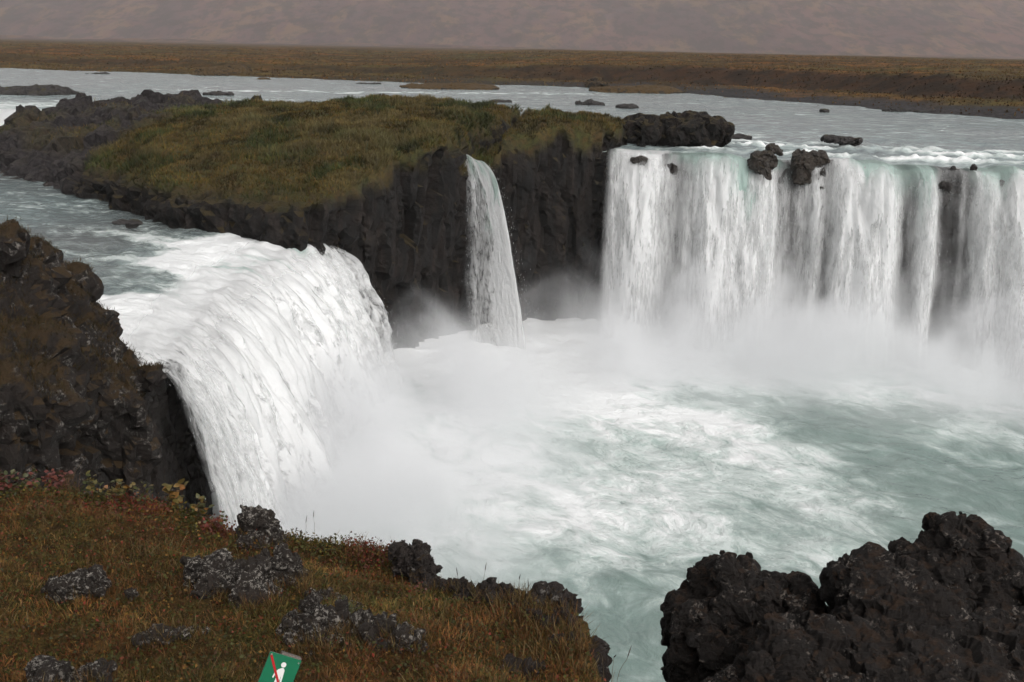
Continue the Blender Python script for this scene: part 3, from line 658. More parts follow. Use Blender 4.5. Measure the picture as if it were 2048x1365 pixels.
# rounded fall of the side channel
ys = np.arange(30.7, 54.6, 0.10)
lip = np.stack([xlip(ys), ys, 0 * ys], 1); lip[:, 2] = zc(lip[:, 0], lip[:, 1])[0]
ang = np.radians(np.interp(ys, [30, 36, 44, 50, 55], [-38, -22, -14, -16, -22]))
nrm = np.stack([np.cos(ang), np.sin(ang)], 1)
dens = np.interp(ys, [30, 31, 32, 33, 34.5, 36, 40, 44, 47, 50, 52, 53.2, 54.6], [.25, .34, .38, .48, .58, .68, .72, .72, .70, .66, .60, .54, .46]) + 0.04 * pn(ys * 1.3, 3, 0, 3)
glass = np.interp(ys, [30, 36, 39, 42, 46, 48, 51, 55], [0, .05, .15, .1, .25, .3, .25, .2])
edge = sst(30.7, 31.2, ys)
v0 = 2.9 + 0.4 * fbm(ys * 0.4, 2.7, 0, 2, 133)
wf = empty('waterfall', (-8, 43, 0), label='rounded white waterfall spilling from the side channel beside the mossy crag', cat='waterfall')
rebase(fall_sheet('water_sheet', wf, lip, nrm, v0, -0.3, dens + 0.06, glass, edge, M_F5, 0.0, 33, 0.40, zc, 2.2, lump=0.22), wf)
rebase(fall_sheet('water_veil', wf, lip, nrm, v0, -0.3, dens + 0.06, 0 * ys, edge, M_F6, 0.35, 43, 0.5), wf)
rebase(fall_sheet('water_veil', wf, lip, nrm, v0 * 1.12, -0.3, dens - 0.04, 0 * ys, edge, M_F6, 0.7, 53, 0.6), wf)
rebase(spray('spray', wf, lip, nrm, v0, -0.2, 8000, M_SPRAY, 6, 0.014, 0.35, 0.3 + sst(50, 54, ys) * 1.5), wf)

# narrow fall from the notch of the islet
k = np.linspace(0, 1, 30)
a0, a1 = PY(926, 314, 63.2), PY(972, 330, 62.4)
lip = a0[None] * (1 - k[:, None]) + a1[None] * k[:, None]
lip[:, 2] += 0.05 * np.sin(k * 9)
nrm = np.tile(np.array([[0.55, -0.83]]), (30, 1))
v0 = 1.1 + 1.1 * k
lat = np.stack([-0.45 + 1.55 * k, 0 * k], 1)
dens = 0.54 + 0.20 * np.exp(-((k - 0.72) / 0.25) ** 2) - 0.10 * np.exp(-((k - 0.3) / 0.14) ** 2) - 0.42 * (1 - sst(0, 0.16, k) * (1 - sst(0.86, 1, k)))
wf = empty('waterfall', (0, 61, 0), label='narrow white waterfall leaping from a notch in the islet cliff', cat='waterfall')
upn = lambda x, y: (lip[:, 2].mean() + 0.03 * (y - 63) + 0 * x, 0)
rebase(fall_sheet('water_sheet', wf, lip, nrm, v0, -0.2, dens, 0.45 * sst(0, 0.2, k) * (1 - sst(0.8, 1, k)), np.ones(30), M_F3, 0.0, 63, 0.18, lambda x, y: (np.interp(x, lip[:, 0], lip[:, 2]) + 0.05, 0), 2.5, lat=lat), wf)
rebase(fall_sheet('water_veil', wf, lip, nrm, v0, -0.2, dens + 0.02, 0 * k, np.ones(30), M_F4, 0.25, 73, 0.25, lat=lat), wf)
rebase(fall_sheet('water_veil', wf, lip, nrm, v0 * 0.9, -0.2, dens - 0.03, 0 * k, np.ones(30), M_F4, -0.3, 83, 0.25, lat=lat), wf)
rebase(spray('spray', wf, lip, nrm, v0, -0.2, 1500, M_SPRAY, 7, 0.013, 0.12, lat=lat), wf)

# cascade from the river into the side channel, at the far end of the islet
xs = np.arange(-75, -36.6, 0.15)
lip = np.stack([xs, np.interp(xs, NB[:, 0], NB[:, 1]) + 0.4, 10.95 + 0 * xs], 1)
nrm = np.tile(np.array([[0.1, -0.995]]), (len(xs), 1))
wf = empty('waterfall', (-50, 88, 8), label='small white cascade at the tip of the lava islet', cat='waterfall')
rebase(fall_sheet('water_sheet', wf, lip, nrm, 5.0 + 0.5 * pn(xs * .6, 0, 0, 4), 7.6, 0.62 + 0 * xs, 0 * xs, 1 + 0 * xs, M_F1, 0.0, 93, 0.3, zr, 2.0), wf)

# ================================================================== NEAR HILLSIDE
EDGE = [(-400, 960, 7.6), (-150, 975, 7.5), (0, 985, 7.4), (60, 992, 7.4), (150, 990, 7.4), (250, 1004, 7.4), (330, 1014, 7.3), (400, 1036, 7.2), (450, 1054, 7.1), (500, 1074, 7.1), (560, 1076, 7.1), (640, 1086, 7.0), (720, 1092, 6.9), (790, 1098, 6.8),
        (835, 1124, 6.5), (868, 1168, 6.2), (905, 1184, 6.1), (960, 1190, 6.0), (1040, 1202, 5.9), (1095, 1215, 5.8), (1148, 1240, 5.5), (1165, 1270, 5.2), (1185, 1310, 4.9), (1195, 1365, 4.5)]
EW = [PY(*a) for a in EDGE]
INN = [PY(*a) for a in [(0, 1365, 4.45), (250, 1365, 4.4), (570, 1365, 4.3), (800, 1365, 4.35), (1000, 1365, 4.35), (150, 1120, 6.0), (400, 1130, 6.0), (300, 1230, 5.2), (640, 1150, 6.2), (760, 1220, 5.5), (950, 1270, 5.1), (560, 1250, 5.1), (1080, 1310, 4.85)]]
INN += [(0, 0.3, 15.1), (-3, 0, 15.2), (-7, 0, 15.3), (-7, 4, 14.6), (1.5, 1.5, 14.7), (4, 0, 14.6), (0, -4, 15.4), (5, -4, 15), (-7, -4, 15.6), (0.3, 2.6, 14.45), (1.6, 3.0, 14.1)]
hps = TPS([tuple(p) for p in EW] + [tuple(p) for p in INN], 0.01)
HPOLY = [(-12, 8.4), (-6, 7.9)] + [tuple(p[:2]) for p in EW] + [(0.75, 3.9), (1.3, 3.5), (2.2, 3.5), (3.2, 3.9), (5, 3.6), (9, 3), (9, -6), (-12, -6)]
def hill_z(x, y):
    b = 0.12 * fbm(x * 1.1, y * 1.1, 0, 4, 141) + 0.045 * fbm(x * 4, y * 4, 0, 3, 143)
    return hps(x, y) + b * (0.4 + 0.6 * sst(0, 0.5, -poly_sd(x, y, HPOLY)))
def hside_z(x, y):
    d = poly_sd(x, y, HPOLY) + 0.10 * fbm(x * 2.3, y * 2.3, 0, 3, 145)
    o = np.maximum(d, 0)
    ix = np.clip(x, -11.5, 8.5)
    return hill_z(ix, np.clip(y, -5.5, 9)) - 4.5 * o - 0.9 * np.minimum(o, 0.3) + sst(0.1, 0.6, o) * 0.5 * fbm(x * 1.5, y * 1.5, 0, 3, 147), d
hx = np.concatenate([np.arange(-12, -4.6, 0.2), np.arange(-4.6, 2.4, 0.045), np.arange(2.4, 9, 0.2)]); hy = np.concatenate([np.arange(-5.8, 3.2, 0.2), np.arange(3.2, 8.4, 0.045), np.arange(8.4, 12.6, 0.12)])
X, Y = np.meshgrid(hx, hy, indexing='ij'); Z, D = hside_z(X, Y); Z = np.maximum(Z, -0.5)
def soil_mat():
    t = NT('heath_turf'); p = t.pos()
    a = t.noise(1.3, 5, 0.6, p); b = t.noise(9, 5, 0.65, p); f = t.noise(60, 3, 0.6, p)
    c = t.mix(t.mr(a, 0.4, 0.6), (0.085, 0.050, 0.017), (0.060, 0.050, 0.015))
    c = t.mix(t.mr(b, 0.4, 0.7), c, (0.030, 0.017, 0.008)); c = t.mix(t.mr(f, 0.4, 0.7, 0, 0.7), c, (0.016, 0.011, 0.006))
    c = t.mix(t.attr('drop'), c, (0.022, 0.018, 0.016))
    return t.done(t.bsdf(Base_Color=c, Roughness=0.95, Normal=t.bump(t.math('ADD', b, t.math('MULTIPLY', f, 0.4)), 0.03), **{'Specular_IOR_Level': 0.1}))
hs_o = mk('hillside_ground', np.stack([X, Y, Z], -1).reshape(-1, 3), grid_quads(len(hx), len(hy)), soil_mat(), attrs={'drop': sst(0.02, 0.3, D)}); tag(hs_o, kind='structure')

# ================================================================== ROCKS
def rot_z(a):
    c, s = math.cos(a), math.sin(a); return np.array([[c, -s, 0], [s, c, 0], [0, 0, 1.0]])
STONES = []
def rock(name, label, blobs, mat, seed, h, amp, k=None, cat='rock', group=None, flat=True, vert=1.0, blend=0.25, crack=0.22, zmin=None, parent=None):
    """blobs: (centre, radii, turn, box-iness)"""
    C = np.array([b[0] for b in blobs]); R = np.array([b[1] for b in blobs]); sz = R.max()
    lo = (C - R * 1.0).min(0) - 0.35 * sz - 2 * h; hi = (C + R * 1.0).max(0) + 0.35 * sz + 2 * h
    if zmin is not None: lo[2] = max(lo[2], zmin)
    k = k or 1.1 / sz
    def fn(X, Y, Z):
        Fv = None
        for c, r, a, bx_ in blobs:
            Rm = rot_z(-a); dx, dy, dz = X - c[0], Y - c[1], Z - c[2]
            qx = (Rm[0, 0] * dx + Rm[0, 1] * dy) / r[0]; qy = (Rm[1, 0] * dx + Rm[1, 1] * dy) / r[1]; qz = dz / r[2]
            pw = 2 + 4 * bx_
            d = ((np.abs(qx) ** pw + np.abs(qy) ** pw + np.abs(qz) ** pw) ** (1 / pw) - 1) * min(r)
            Fv = d if Fv is None else smin(Fv, d, blend * min(r))
        m_ = np.abs(Fv) < 1.6 * amp + 2 * h; Fv = Fv.copy(); Fv[m_] += amp * 0.9 * fbm(X[m_] * k, Y[m_] * k, Z[m_] * k * vert, 3, seed)
        return Fv
    V, Q = implicit(tuple(lo), tuple(hi), h, fn)
    V = crag(V, Q, amp * 1.1, k * 1.35, seed + 3, vert, crack)
    c = C.mean(0); c[2] = V[:, 2].min()
    o = mk(name, V - c, Q, mat, parent, smooth=not flat); o.location = c
    return tag(o, label, cat, group)
def pb(px, py, Y, rx, rz, ry=None, a=0.0, bx_=0.2):       # a blob given by its size in the picture
    m = mpp(px, py, Y); return (PY(px, py, Y), (rx * m, (ry if ry else rx) * m, rz * m), a, bx_)

M_RIV = rock_mat('river_rock', (0.045, 0.040, 0.038), (0.028, 0.025, 0.025), 0.8, moss=0.2, bd=0.05)
M_RIVG = rock_mat('grassy_bar', (0.045, 0.034, 0.024), (0.026, 0.021, 0.016), 0.5, moss=1.1, mcol=(0.085, 0.050, 0.016), bd=0.1)
M_LIP = rock_mat('lip_rock', (0.036, 0.027, 0.020), (0.022, 0.018, 0.015), 1.2, moss=0.35, mcol=(0.04, 0.028, 0.008), rough=0.45, bd=0.05)
M_LAVA = rock_mat('lava_rock', (0.0165, 0.0115, 0.009), (0.008, 0.0064, 0.0056), 5.5, lichen=0.42, lcol=(0.26, 0.22, 0.19), moss=0.38, mcol=(0.036, 0.017, 0.0065), rough=0.8, bd=0.035)
M_STONE = rock_mat('lichen_stone', (0.038, 0.029, 0.023), (0.016, 0.012, 0.0095), 6.5, lichen=0.85, lcol=(0.42, 0.385, 0.34), rough=0.9, bd=0.03)
M_EDGE = rock_mat('edge_stone', (0.036, 0.027, 0.023), (0.020, 0.016, 0.014), 6.0, lichen=0.35, lcol=(0.22, 0.20, 0.18), moss=0.3, mcol=(0.05, 0.028, 0.010), rough=0.9, bd=0.03)
# the islet's companion at the edge of the falls
rock('boulder', 'long dark rock with yellow-green tufts above the broad falls, beside the islet', [pb(1240, 275, 73, 60, 26, 55, 0.2), pb(1310, 268, 72, 62, 32, 60, 0.1), pb(1390, 260, 71, 58, 32, 60, 0), pb(1430, 272, 70.5, 30, 26, 45, 0), pb(1395, 238, 71.5, 16, 12, 16)], M_CLIFF, 151, 0.16, 0.35, 0.5, zmin=10.0)
rock('boulder', 'brown wedge rock poking from the brink of the broad falls, leaving a point below', [pb(1524, 322, 63.6, 24, 18, 30), pb(1526, 342, 63.2, 15, 22, 22)], M_LIP, 153, 0.07, 0.16, 1.0)
rock('boulder', 'small round rock just behind the brown wedge rock at the brink', [pb(1545, 300, 64.6, 14, 10, 16), pb(1556, 304, 64.4, 8, 7, 10)], M_LIP, 155, 0.06, 0.08, 1.4)
rock('boulder', 'blocky brown rock at the brink with a dark gap of falling water below it', [pb(1606, 326, 63.2, 19, 22, 28), pb(1632, 318, 63.6, 20, 13, 26), pb(1602, 346, 62.9, 15, 26, 22)], M_LIP, 157, 0.07, 0.16, 1.0)
rock('boulder', 'small dark rock in the white lip next to the islet cliff', [pb(1277, 322, 66.0, 18, 8, 20), pb(1290, 330, 65.7, 6, 8, 10)], M_LIP, 159, 0.06, 0.09, 1.3)
rock('boulder', 'dark wet ribbed rock showing through a gap in the broad falls', [pb(1905, 372, 61.6, 16, 30, 24), pb(1938, 366, 61.7, 11, 30, 20), pb(1885, 388, 61.2, 10, 24, 18)], M_WET, 161, 0.08, 0.2, 1.0)
rock('boulder', 'low dark rock half drowned behind the white brink waves', [pb(1680, 280, 69.5, 26, 6, 40)], M_RIV, 163, 0.07, 0.12, 1.0)
# rocks lying in the upper river
RR = [(60, 186, 78, 12, 'long low flat rock in the river above the cascade'), (435, 189, 24, 4, 'small flat rock in the river behind the islet lava'), (197, 149, 20, 2.5, 'tiny flat rock midstream near the far bank'),
      (445, 150, 60, 15, 'dark brushy rock clump against the far bank'), (420, 152, 35, 8, 'low dark rock beside the brushy clump at the far bank'), (525, 160, 16, 2.5, 'little flat rock below the brushy clump in the river'),
      (735, 169, 22, 2.5, 'slim dark rock upstream of the islet'), (900, 178, 105, 9, 'long brown gravel bar rock in midstream'), (1275, 186, 95, 12, 'long humped dark rock off the far shore'), (1190, 176, 16, 12, 'dark boulder at the end of the humped rock'),
      (1178, 208, 22, 5, 'rounded rock alone in the river above the long dark rock'), (1255, 214, 18, 4, 'flat rock beside the rounded one in midstream'), (1000, 203, 20, 2.5, 'thin dark rock awash behind the islet grass'),
      (1648, 222, 6, 3, 'tiny dark stone alone in the smooth river'), (1795, 222, 26, 4.5, 'low dark slab near the far rocky shore'), (1850, 224, 20, 3.5, 'flat slab touching the far rocky shore'),
      (1480, 274, 30, 3.5, 'rock awash just off the end of the long dark rock'), (250, 446, 26, 5, 'dark rock awash among rapids of the side channel')]
for i, (px, py, hw, hh, lb) in enumerate(RR):
    zz = 8.1 if py > 400 else 11.2
    p = P(px, py, zz); m = mpp(px, py, p[1]); ry = max(hw * m * 0.7, hh * m * 4)
    o = rock('gravel_islet' if 'bar' in lb or 'brushy' in lb or 'humped' in lb else 'river_rock', lb, [((p[0], p[1] + ry * 0.3, p[2] - 0.15 * hh * m), (hw * m, ry, hh * m * 1.1), 0.1, 0.1), ((p[0] + hw * m * 0.35, p[1] + ry * 0.3, p[2] - 0.1), (hw * m * 0.5, ry * 0.6, hh * m * 1.3), 0.4, 0.2)], M_RIVG if 'bar' in lb or 'brushy' in lb or 'humped' in lb else M_RIV, 171 + i, max(0.06, hw * m / 22), 0.12 * min(1.6, hw * m) * (hh / hw * 4 + 0.25), 0.8)

# lava outcrop in front of the pool
rock('lava_rock', 'black jagged lava rock topped by a square knob, nearest the grassy edge', [pb(1476, 1140, 6.05, 33, 34, 34, 0, 1.2), pb(1470, 1197, 6.05, 72, 55, 80, .3, .3), pb(1400, 1257, 6.0, 66, 62, 80, 0, .3), pb(1560, 1217, 6.15, 68, 50, 80, .2, .3), pb(1450, 1322, 5.9, 95, 90, 110, 0, .3), pb(1585, 1292, 6.1, 70, 80, 100), pb(1430, 1412, 5.8, 85, 90, 100), pb(1560, 1412, 5.8, 110, 120, 120), pb(1480, 1612, 5.7, 160, 200, 160)], M_LAVA, 201, flat=True, h=0.014, amp=0.05, k=4.2, blend=0.3, zmin=11.5)
rock('lava_rock', 'smooth-backed dark lava hump with a hollow, between the jagged lava rocks', [pb(1745, 1183, 5.9, 82, 66, 80, .2, .2), pb(1800, 1238, 5.7, 120, 80, 90), pb(1600, 1318, 5.3, 105, 66, 80, .1, .3), pb(1800, 1338, 5.3, 170, 80, 110), pb(1960, 1348, 5.5, 130, 110, 110), pb(1750, 1488, 5.0, 320, 150, 170), pb(1560, 1488, 5.0, 180, 130, 140)], M_LAVA, 211, flat=True, h=0.016, amp=0.05, k=3.6, blend=0.35, zmin=12.0)
rock('lava_rock', 'tallest black lava rock with pale lichen down its side, at the picture edge', [pb(1930, 1101, 6.4, 68, 46, 70, .3, .4), pb(1850, 1121, 6.4, 58, 40, 60, 0, .4), pb(1900, 1176, 6.3, 105, 72, 90, .1, .3), pb(1985, 1226, 6.25, 85, 90, 90, 0, .2), pb(2000, 1316, 6.1, 130, 120, 110), pb(2080, 1286, 6.1, 90, 120, 100), pb(1960, 1506, 5.9, 260, 220, 180)], M_LAVA, 221, flat=True, h=0.016, amp=0.065, k=3.8, blend=0.35, zmin=11.5)

# stones on the grassy slope
def stone(label, blobs, seed, mat=None, amp=0.03, h=0.012, name='stone', k=None):
    e = np.array([0, 0, CZ]); pf, sf = (0.955, 0.90) if mat is M_EDGE else (0.98, 0.88)
    blobs = [(e + (c - e) * pf, tuple(sf * q for q in rr), a, b) for c, rr, a, b in blobs]; STONES.extend(blobs)      # so that it stands proud of the turf
    return rock(name, label, blobs, mat or M_STONE, seed, h, amp * 1.15, k, cat='stone', flat=True)
stone('pointed grey stone standing on the grass edge against the white water', [pb(508, 1052, 6.95, 34, 36, 34, 0, .3), pb(500, 1030, 6.95, 18, 18, 20), pb(540, 1068, 6.9, 20, 22, 24), pb(520, 1085, 6.85, 50, 25, 40)], 231, amp=0.035)
stone('small dark stone with a white crusted top, alone in the grass', [pb(165, 1170, 5.65, 48, 24, 34, 0.2), pb(135, 1178, 5.6, 32, 18, 30), pb(195, 1172, 5.6, 22, 24, 24)], 233, amp=0.03)
stone('largest lichen-grey boulder in the middle of the slope', [pb(455, 1170, 5.7, 78, 42, 55, .2), pb(420, 1150, 5.75, 45, 32, 45), pb(500, 1195, 5.6, 45, 38, 50), pb(432, 1122, 5.85, 18, 14, 18), pb(520, 1240, 5.4, 24, 16, 20)], 235, amp=0.045)
stone('dark angular boulder above the largest lichen boulder', [pb(562, 1150, 5.95, 46, 38, 40, .4), pb(590, 1170, 5.9, 30, 25, 34), pb(545, 1125, 6.0, 24, 16, 24)], 237, amp=0.04)
stone('narrow pale stone ridge slanting through the brown grass', [pb(640, 1195, 5.75, 36, 14, 22, -.4), pb(690, 1215, 5.65, 34, 15, 22, -.4)], 239, amp=0.025)
stone('dark cracked boulder just above the green sign', [pb(650, 1275, 5.0, 52, 46, 50), pb(630, 1245, 5.1, 44, 26, 40), pb(665, 1320, 4.8, 50, 44, 45)], 241, amp=0.05)
stone('rounded dark boulder with pale lichen below the narrow stone ridge', [pb(770, 1305, 4.9, 66, 62, 60), pb(735, 1270, 5.05, 42, 34, 40), pb(810, 1320, 4.85, 34, 50, 45)], 243, amp=0.045)
stone('flat grey stone at the foot of the slope by the frame', [pb(130, 1352, 4.5, 82, 22, 40), pb(200, 1345, 4.5, 30, 26, 30)], 245, amp=0.03)
stone('thin flat grey stone below the largest lichen boulder', [pb(345, 1268, 5.05, 56, 13, 30), pb(300, 1272, 5.05, 24, 12, 24)], 247, amp=0.02)
stone('small pale stone beside the white-crusted one', [pb(262, 1188, 5.55, 12, 10, 12)], 249, amp=0.012, h=0.006)
stone('grey rock face at the brow where the grass turns down to the water', [pb(822, 1118, 6.6, 34, 24, 34, .3), pb(852, 1150, 6.45, 22, 26, 30), pb(865, 1180, 6.3, 18, 24, 26)], 251, M_EDGE, 0.04)
stone('small knob of rock on the edge below the brow', [pb(880, 1180, 6.25, 26, 16, 26), pb(930, 1185, 6.1, 22, 14, 22)], 253, M_EDGE, 0.03)
stone('broad brown rock block on the edge left of the grass tuft', [pb(1000, 1205, 5.95, 36, 28, 36, .1, .4), pb(975, 1195, 6.0, 22, 18, 26), pb(1010, 1240, 5.9, 40, 30, 40)], 255, M_EDGE, 0.035)
stone('brown rock block under the tuft of dry grass', [pb(1085, 1212, 5.85, 36, 26, 36, 0, .4), pb(1070, 1245, 5.8, 50, 40, 44)], 257, M_EDGE, 0.035)
stone('square end rock of the edge with a pale lichen disc', [pb(1132, 1218, 5.75, 24, 24, 28, 0, .5), pb(1130, 1250, 5.7, 32, 40, 36, 0, .3)], 259, M_EDGE, 0.035)
stone('crumbling rock shoulder hanging over the green water', [pb(1155, 1300, 5.3, 40, 34, 44, 0, .3), pb(1110, 1275, 5.45, 56, 30, 50), pb(1165, 1345, 5.1, 34, 44, 44), pb(1120, 1330, 5.15, 50, 40, 50), pb(1165, 1430, 4.9, 45, 60, 50)], 261, M_EDGE, 0.05)
stone('half-buried dark rock in the grass by the crumbling shoulder', [pb(1040, 1345, 4.8, 34, 18, 30)], 263, M_EDGE, 0.025)

# ================================================================== WARNING SIGN
def prism(pts, th, y0=0.0):                               # flat outline in x,z with thickness along y
    n = len(pts); V = [(x, y0, z) for x, z in pts] + [(x, y0 + th, z) for x, z in pts]
    Ft = [tuple(range(n)), tuple(range(2 * n - 1, n - 1, -1))] + [(i, i + n, (i + 1) % n + n, (i + 1) % n) for i in range(n)]
    return V, Ft
def pmesh(name, V, Ft, mat, parent, bevel=0.0):
    me = bpy.data.meshes.new(name); me.from_pydata([tuple(map(float, v)) for v in V], [], Ft); me.materials.append(mat)
    o = bpy.data.objects.new(name, me); COL.objects.link(o); o.parent = parent
    if bevel:
        b = o.modifiers.new('bevel', 'BEVEL'); b.width = bevel; b.segments = 2; b.limit_method = 'ANGLE'
    return o
def rrect(w, h, r, n=5):
    o = []
    for cx, cz, a0 in ((w / 2 - r, h / 2 - r, 0), (-w / 2 + r, h / 2 - r, 90), (-w / 2 + r, -h / 2 + r, 180), (w / 2 - r, -h / 2 + r, 270)):
        for i in range(n + 1):
            a = math.radians(a0 + 90 * i / n); o.append((cx + r * math.cos(a), cz + r * math.sin(a)))
    return o[::-1]
def circ(cx, cz, r, n=20): return [(cx + r * math.sin(2 * math.pi * i / n), cz + r * math.cos(2 * math.pi * i / n)) for i in range(n)]
M_GREEN = plain_mat('green_enamel', (0.004, 0.135, 0.062), 0.35, nscale=25, var=0.25); M_WHITE = plain_mat('white_enamel', (0.72, 0.70, 0.68), 0.4, var=0.15)
M_RED = plain_mat('red_enamel', (0.42, 0.008, 0.012), 0.4, var=0.2); M_WOOD = plain_mat('weathered_wood', (0.16, 0.13, 0.11), 0.8, nscale=60, var=0.7); M_STEEL = plain_mat('steel', (0.45, 0.42, 0.36), 0.35, 0.9)
m = mpp(570, 1320, 3.9); SW = 67 * m; SH = SW * 1.42
tl, tr_ = PY(541, 1303, 3.9), PY(604, 1322, 3.93)
xa = Vector(tr_ - tl).normalized(); fwd = Vector((0.0, -0.93, 0.37)); fwd = (fwd - xa * fwd.dot(xa)).normalized(); za = xa.cross(-fwd).normalized()
ctr = Vector(tl) + xa * SW / 2 - za * SH / 2
sg = empty('warning_sign', ctr, label='small green no-walking sign with white figure and red slash on a post', cat='sign')
sg.matrix_world = Matrix(((xa.x, -fwd.x, za.x, ctr.x), (xa.y, -fwd.y, za.y, ctr.y), (xa.z, -fwd.z, za.z, ctr.z), (0, 0, 0, 1)))
U = SW / 67.0
V, Ft = prism(rrect(SW, SH, 3 * U), 0.003); pmesh('panel', V, Ft, M_GREEN, sg, 0.0004)
V, Ft = prism(rrect(SW * 0.985, SH * 0.99, 2 * U), 0.010, 0.0035); pmesh('backing_board', V, Ft, M_WOOD, sg, 0.001)
V, Ft = prism([(-8 * U, SH / 2 + 3.0 * U), (SW / 2 + 1 * U, SH / 2 + 2.0 * U), (SW / 2 + 1 * U, -SH / 2 - 0.25), (-8 * U, -SH / 2 - 0.25)][::1], 0.03, 0.0145); pmesh('post', V, Ft, M_WOOD, sg, 0.002)
top = SH / 2
V, Ft = prism(circ(2 * U, top - 18 * U, 5.2 * U), 0.0008, -0.0010); hd = pmesh('figure_head', V, Ft, M_WHITE, sg)
fig = [(0.5, -24.5), (4, -24.5), (7, -28), (9.5, -52), (7, -54), (5.5, -50), (4, -38), (4.2, -52), (12, -78), (8.5, -79), (0.5, -58), (-6, -79), (-10, -77.5), (-4.5, -58), (-4.2, -42), (-7, -37), (-9.5, -48), (-12, -47), (-11, -38), (-6, -29)]
V, Ft = prism([((x + 1) * U, top + z * U) for x, z in fig], 0.0008, -0.0010); pmesh('figure_body', V, Ft, M_WHITE, sg)
a, b = np.array([-29.5, -6.0]), np.array([29.5, -88.0]); dd = (b - a) / np.linalg.norm(b - a); nn = np.array([-dd[1], dd[0]]) * 2.3
V, Ft = prism([((q[0]) * U, top + q[1] * U) for q in (a + nn, b + nn, b - nn, a - nn)], 0.0012, -0.0024); pmesh('red_slash', V, Ft, M_RED, sg)
for cx, cz in ((-29.5, -4.5), (29, -6.5), (-29.5, -89), (29.5, -89)):
    V, Ft = prism(circ(cx * U, top + cz * U, 1.7 * U, 12), 0.002, -0.0045); pmesh('screw', V, Ft, M_STEEL, sg, 0.0005)

# ================================================================== PLANTS
def blades(name, Pt, Nn, hgt, wid, lean, col, mat, seed, parent=None, droop=0.5):
    """curved tapering blades: five corners, three triangles each"""
    r = np.random.default_rng(seed); n = len(Pt); a = r.uniform(0, 2 * math.pi, n)
    side = np.stack([np.cos(a), np.sin(a), 0 * a], 1); ld = np.stack([-np.sin(a), np.cos(a), 0 * a], 1)
    upv = 0.35 * Nn + np.array([0, 0, 1.0]); upv = upv + ld * (lean * r.normal(0.4, 0.6, n))[:, None] + side * (lean * r.normal(0, 0.5, n))[:, None]
    upv /= np.linalg.norm(upv, axis=1)[:, None]
    h_ = hgt[:, None]; w_ = wid[:, None] / 2
    mid = Pt + upv * h_ * 0.55; tip = Pt + upv * h_ * 0.9 + ld * h_ * (droop * r.uniform(0.1, 0.9, n))[:, None] * 0.6
    V = np.stack([Pt - side * w_ - Nn * 0.01, Pt + side * w_ - Nn * 0.01, mid + side * w_ * 0.75, mid - side * w_ * 0.75, tip], 1).reshape(-1, 3)
    base = (np.arange(n) * 5)[:, None, None]
    Q = (base + np.array([[0, 1, 2], [0, 2, 3], [3, 2, 4]])[None]).reshape(-1, 3)
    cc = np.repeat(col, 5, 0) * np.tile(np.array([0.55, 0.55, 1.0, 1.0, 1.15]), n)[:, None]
    return tag(mk(name, V, Q, mat, parent, col=cc), kind='stuff')
def pick(cols, w, n, r, jit=0.3):
    c = np.array(cols)[r.choice(len(cols), n, p=np.array(w) / sum(w))]; return c * r.uniform(1 - jit, 1 + jit, (n, 1))
M_BLADE = tint_mat('grass_blade', 0.65, 0.25); M_LEAF = tint_mat('small_leaf', 0.55, 0.3)
# turf of the near slope
r = np.random.default_rng(11)
def scatter(n):
    x = r.uniform(-4.7, 1.4, n); y = r.uniform(3.1, 7.75, n); ok = poly_sd(x, y, HPOLY) < -0.01; x, y = x[ok], y[ok]
    e = 0.03; z = hside_z(x, y)[0]; gx = (hside_z(x + e, y)[0] - z) / e; gy = (hside_z(x, y + e)[0] - z) / e
    nn = np.stack([-gx, -gy, np.ones_like(gx)], 1); return np.stack([x, y, z], 1), nn / np.linalg.norm(nn, axis=1)[:, None]
Pt, Nn = scatter(230000)
zone = fbm(Pt[:, 0] * 0.9, Pt[:, 1] * 0.9, 0, 3, 301); dk = fbm(Pt[:, 0] * 2.6, Pt[:, 1] * 2.6, 0, 3, 303)
kp = (dk + 0.6 * r.uniform(-1, 1, len(dk))) > -0.42; Pt, Nn, zone, dk = Pt[kp], Nn[kp], zone[kp], dk[kp]; n = len(Pt)
gA = pick([(0.085, 0.062, 0.016), (0.060, 0.056, 0.015), (0.115, 0.075, 0.025), (0.045, 0.043, 0.012), (0.15, 0.10, 0.045)], [4, 4, 3, 3, 1], n, r)
gB = pick([(0.115, 0.046, 0.014), (0.09, 0.032, 0.012), (0.13, 0.065, 0.02), (0.055, 0.030, 0.012), (0.13, 0.035, 0.018)], [4, 3, 3, 3, 0.6], n, r)
tone = fbm(Pt[:, 0] * 1.6, Pt[:, 1] * 1.6, 4, 4, 309)
w = sst(-0.1, 0.4, zone + 0.25 * r.normal(size=n))[:, None]
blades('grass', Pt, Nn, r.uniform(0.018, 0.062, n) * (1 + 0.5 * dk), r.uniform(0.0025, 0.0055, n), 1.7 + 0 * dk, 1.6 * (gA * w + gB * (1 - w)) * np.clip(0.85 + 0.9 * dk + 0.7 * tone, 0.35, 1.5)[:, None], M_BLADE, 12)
# longer dry grass in loose tufts
Pt, Nn = scatter(60000); tf = fbm(Pt[:, 0] * 1.7, Pt[:, 1] * 1.7, 0, 3, 305); kp = tf + 0.25 * r.uniform(-1, 1, len(tf)) > 0.34; Pt, Nn = Pt[kp], Nn[kp]; n = len(Pt)
blades('dry_grass', Pt, Nn, r.uniform(0.05, 0.15, n), r.uniform(0.002, 0.004, n), 1.2 + np.zeros(n), pick([(0.15, 0.10, 0.04), (0.12, 0.065, 0.022), (0.085, 0.06, 0.018), (0.2, 0.15, 0.075)], [3, 4, 4, 1], n, r), M_BLADE, 13)
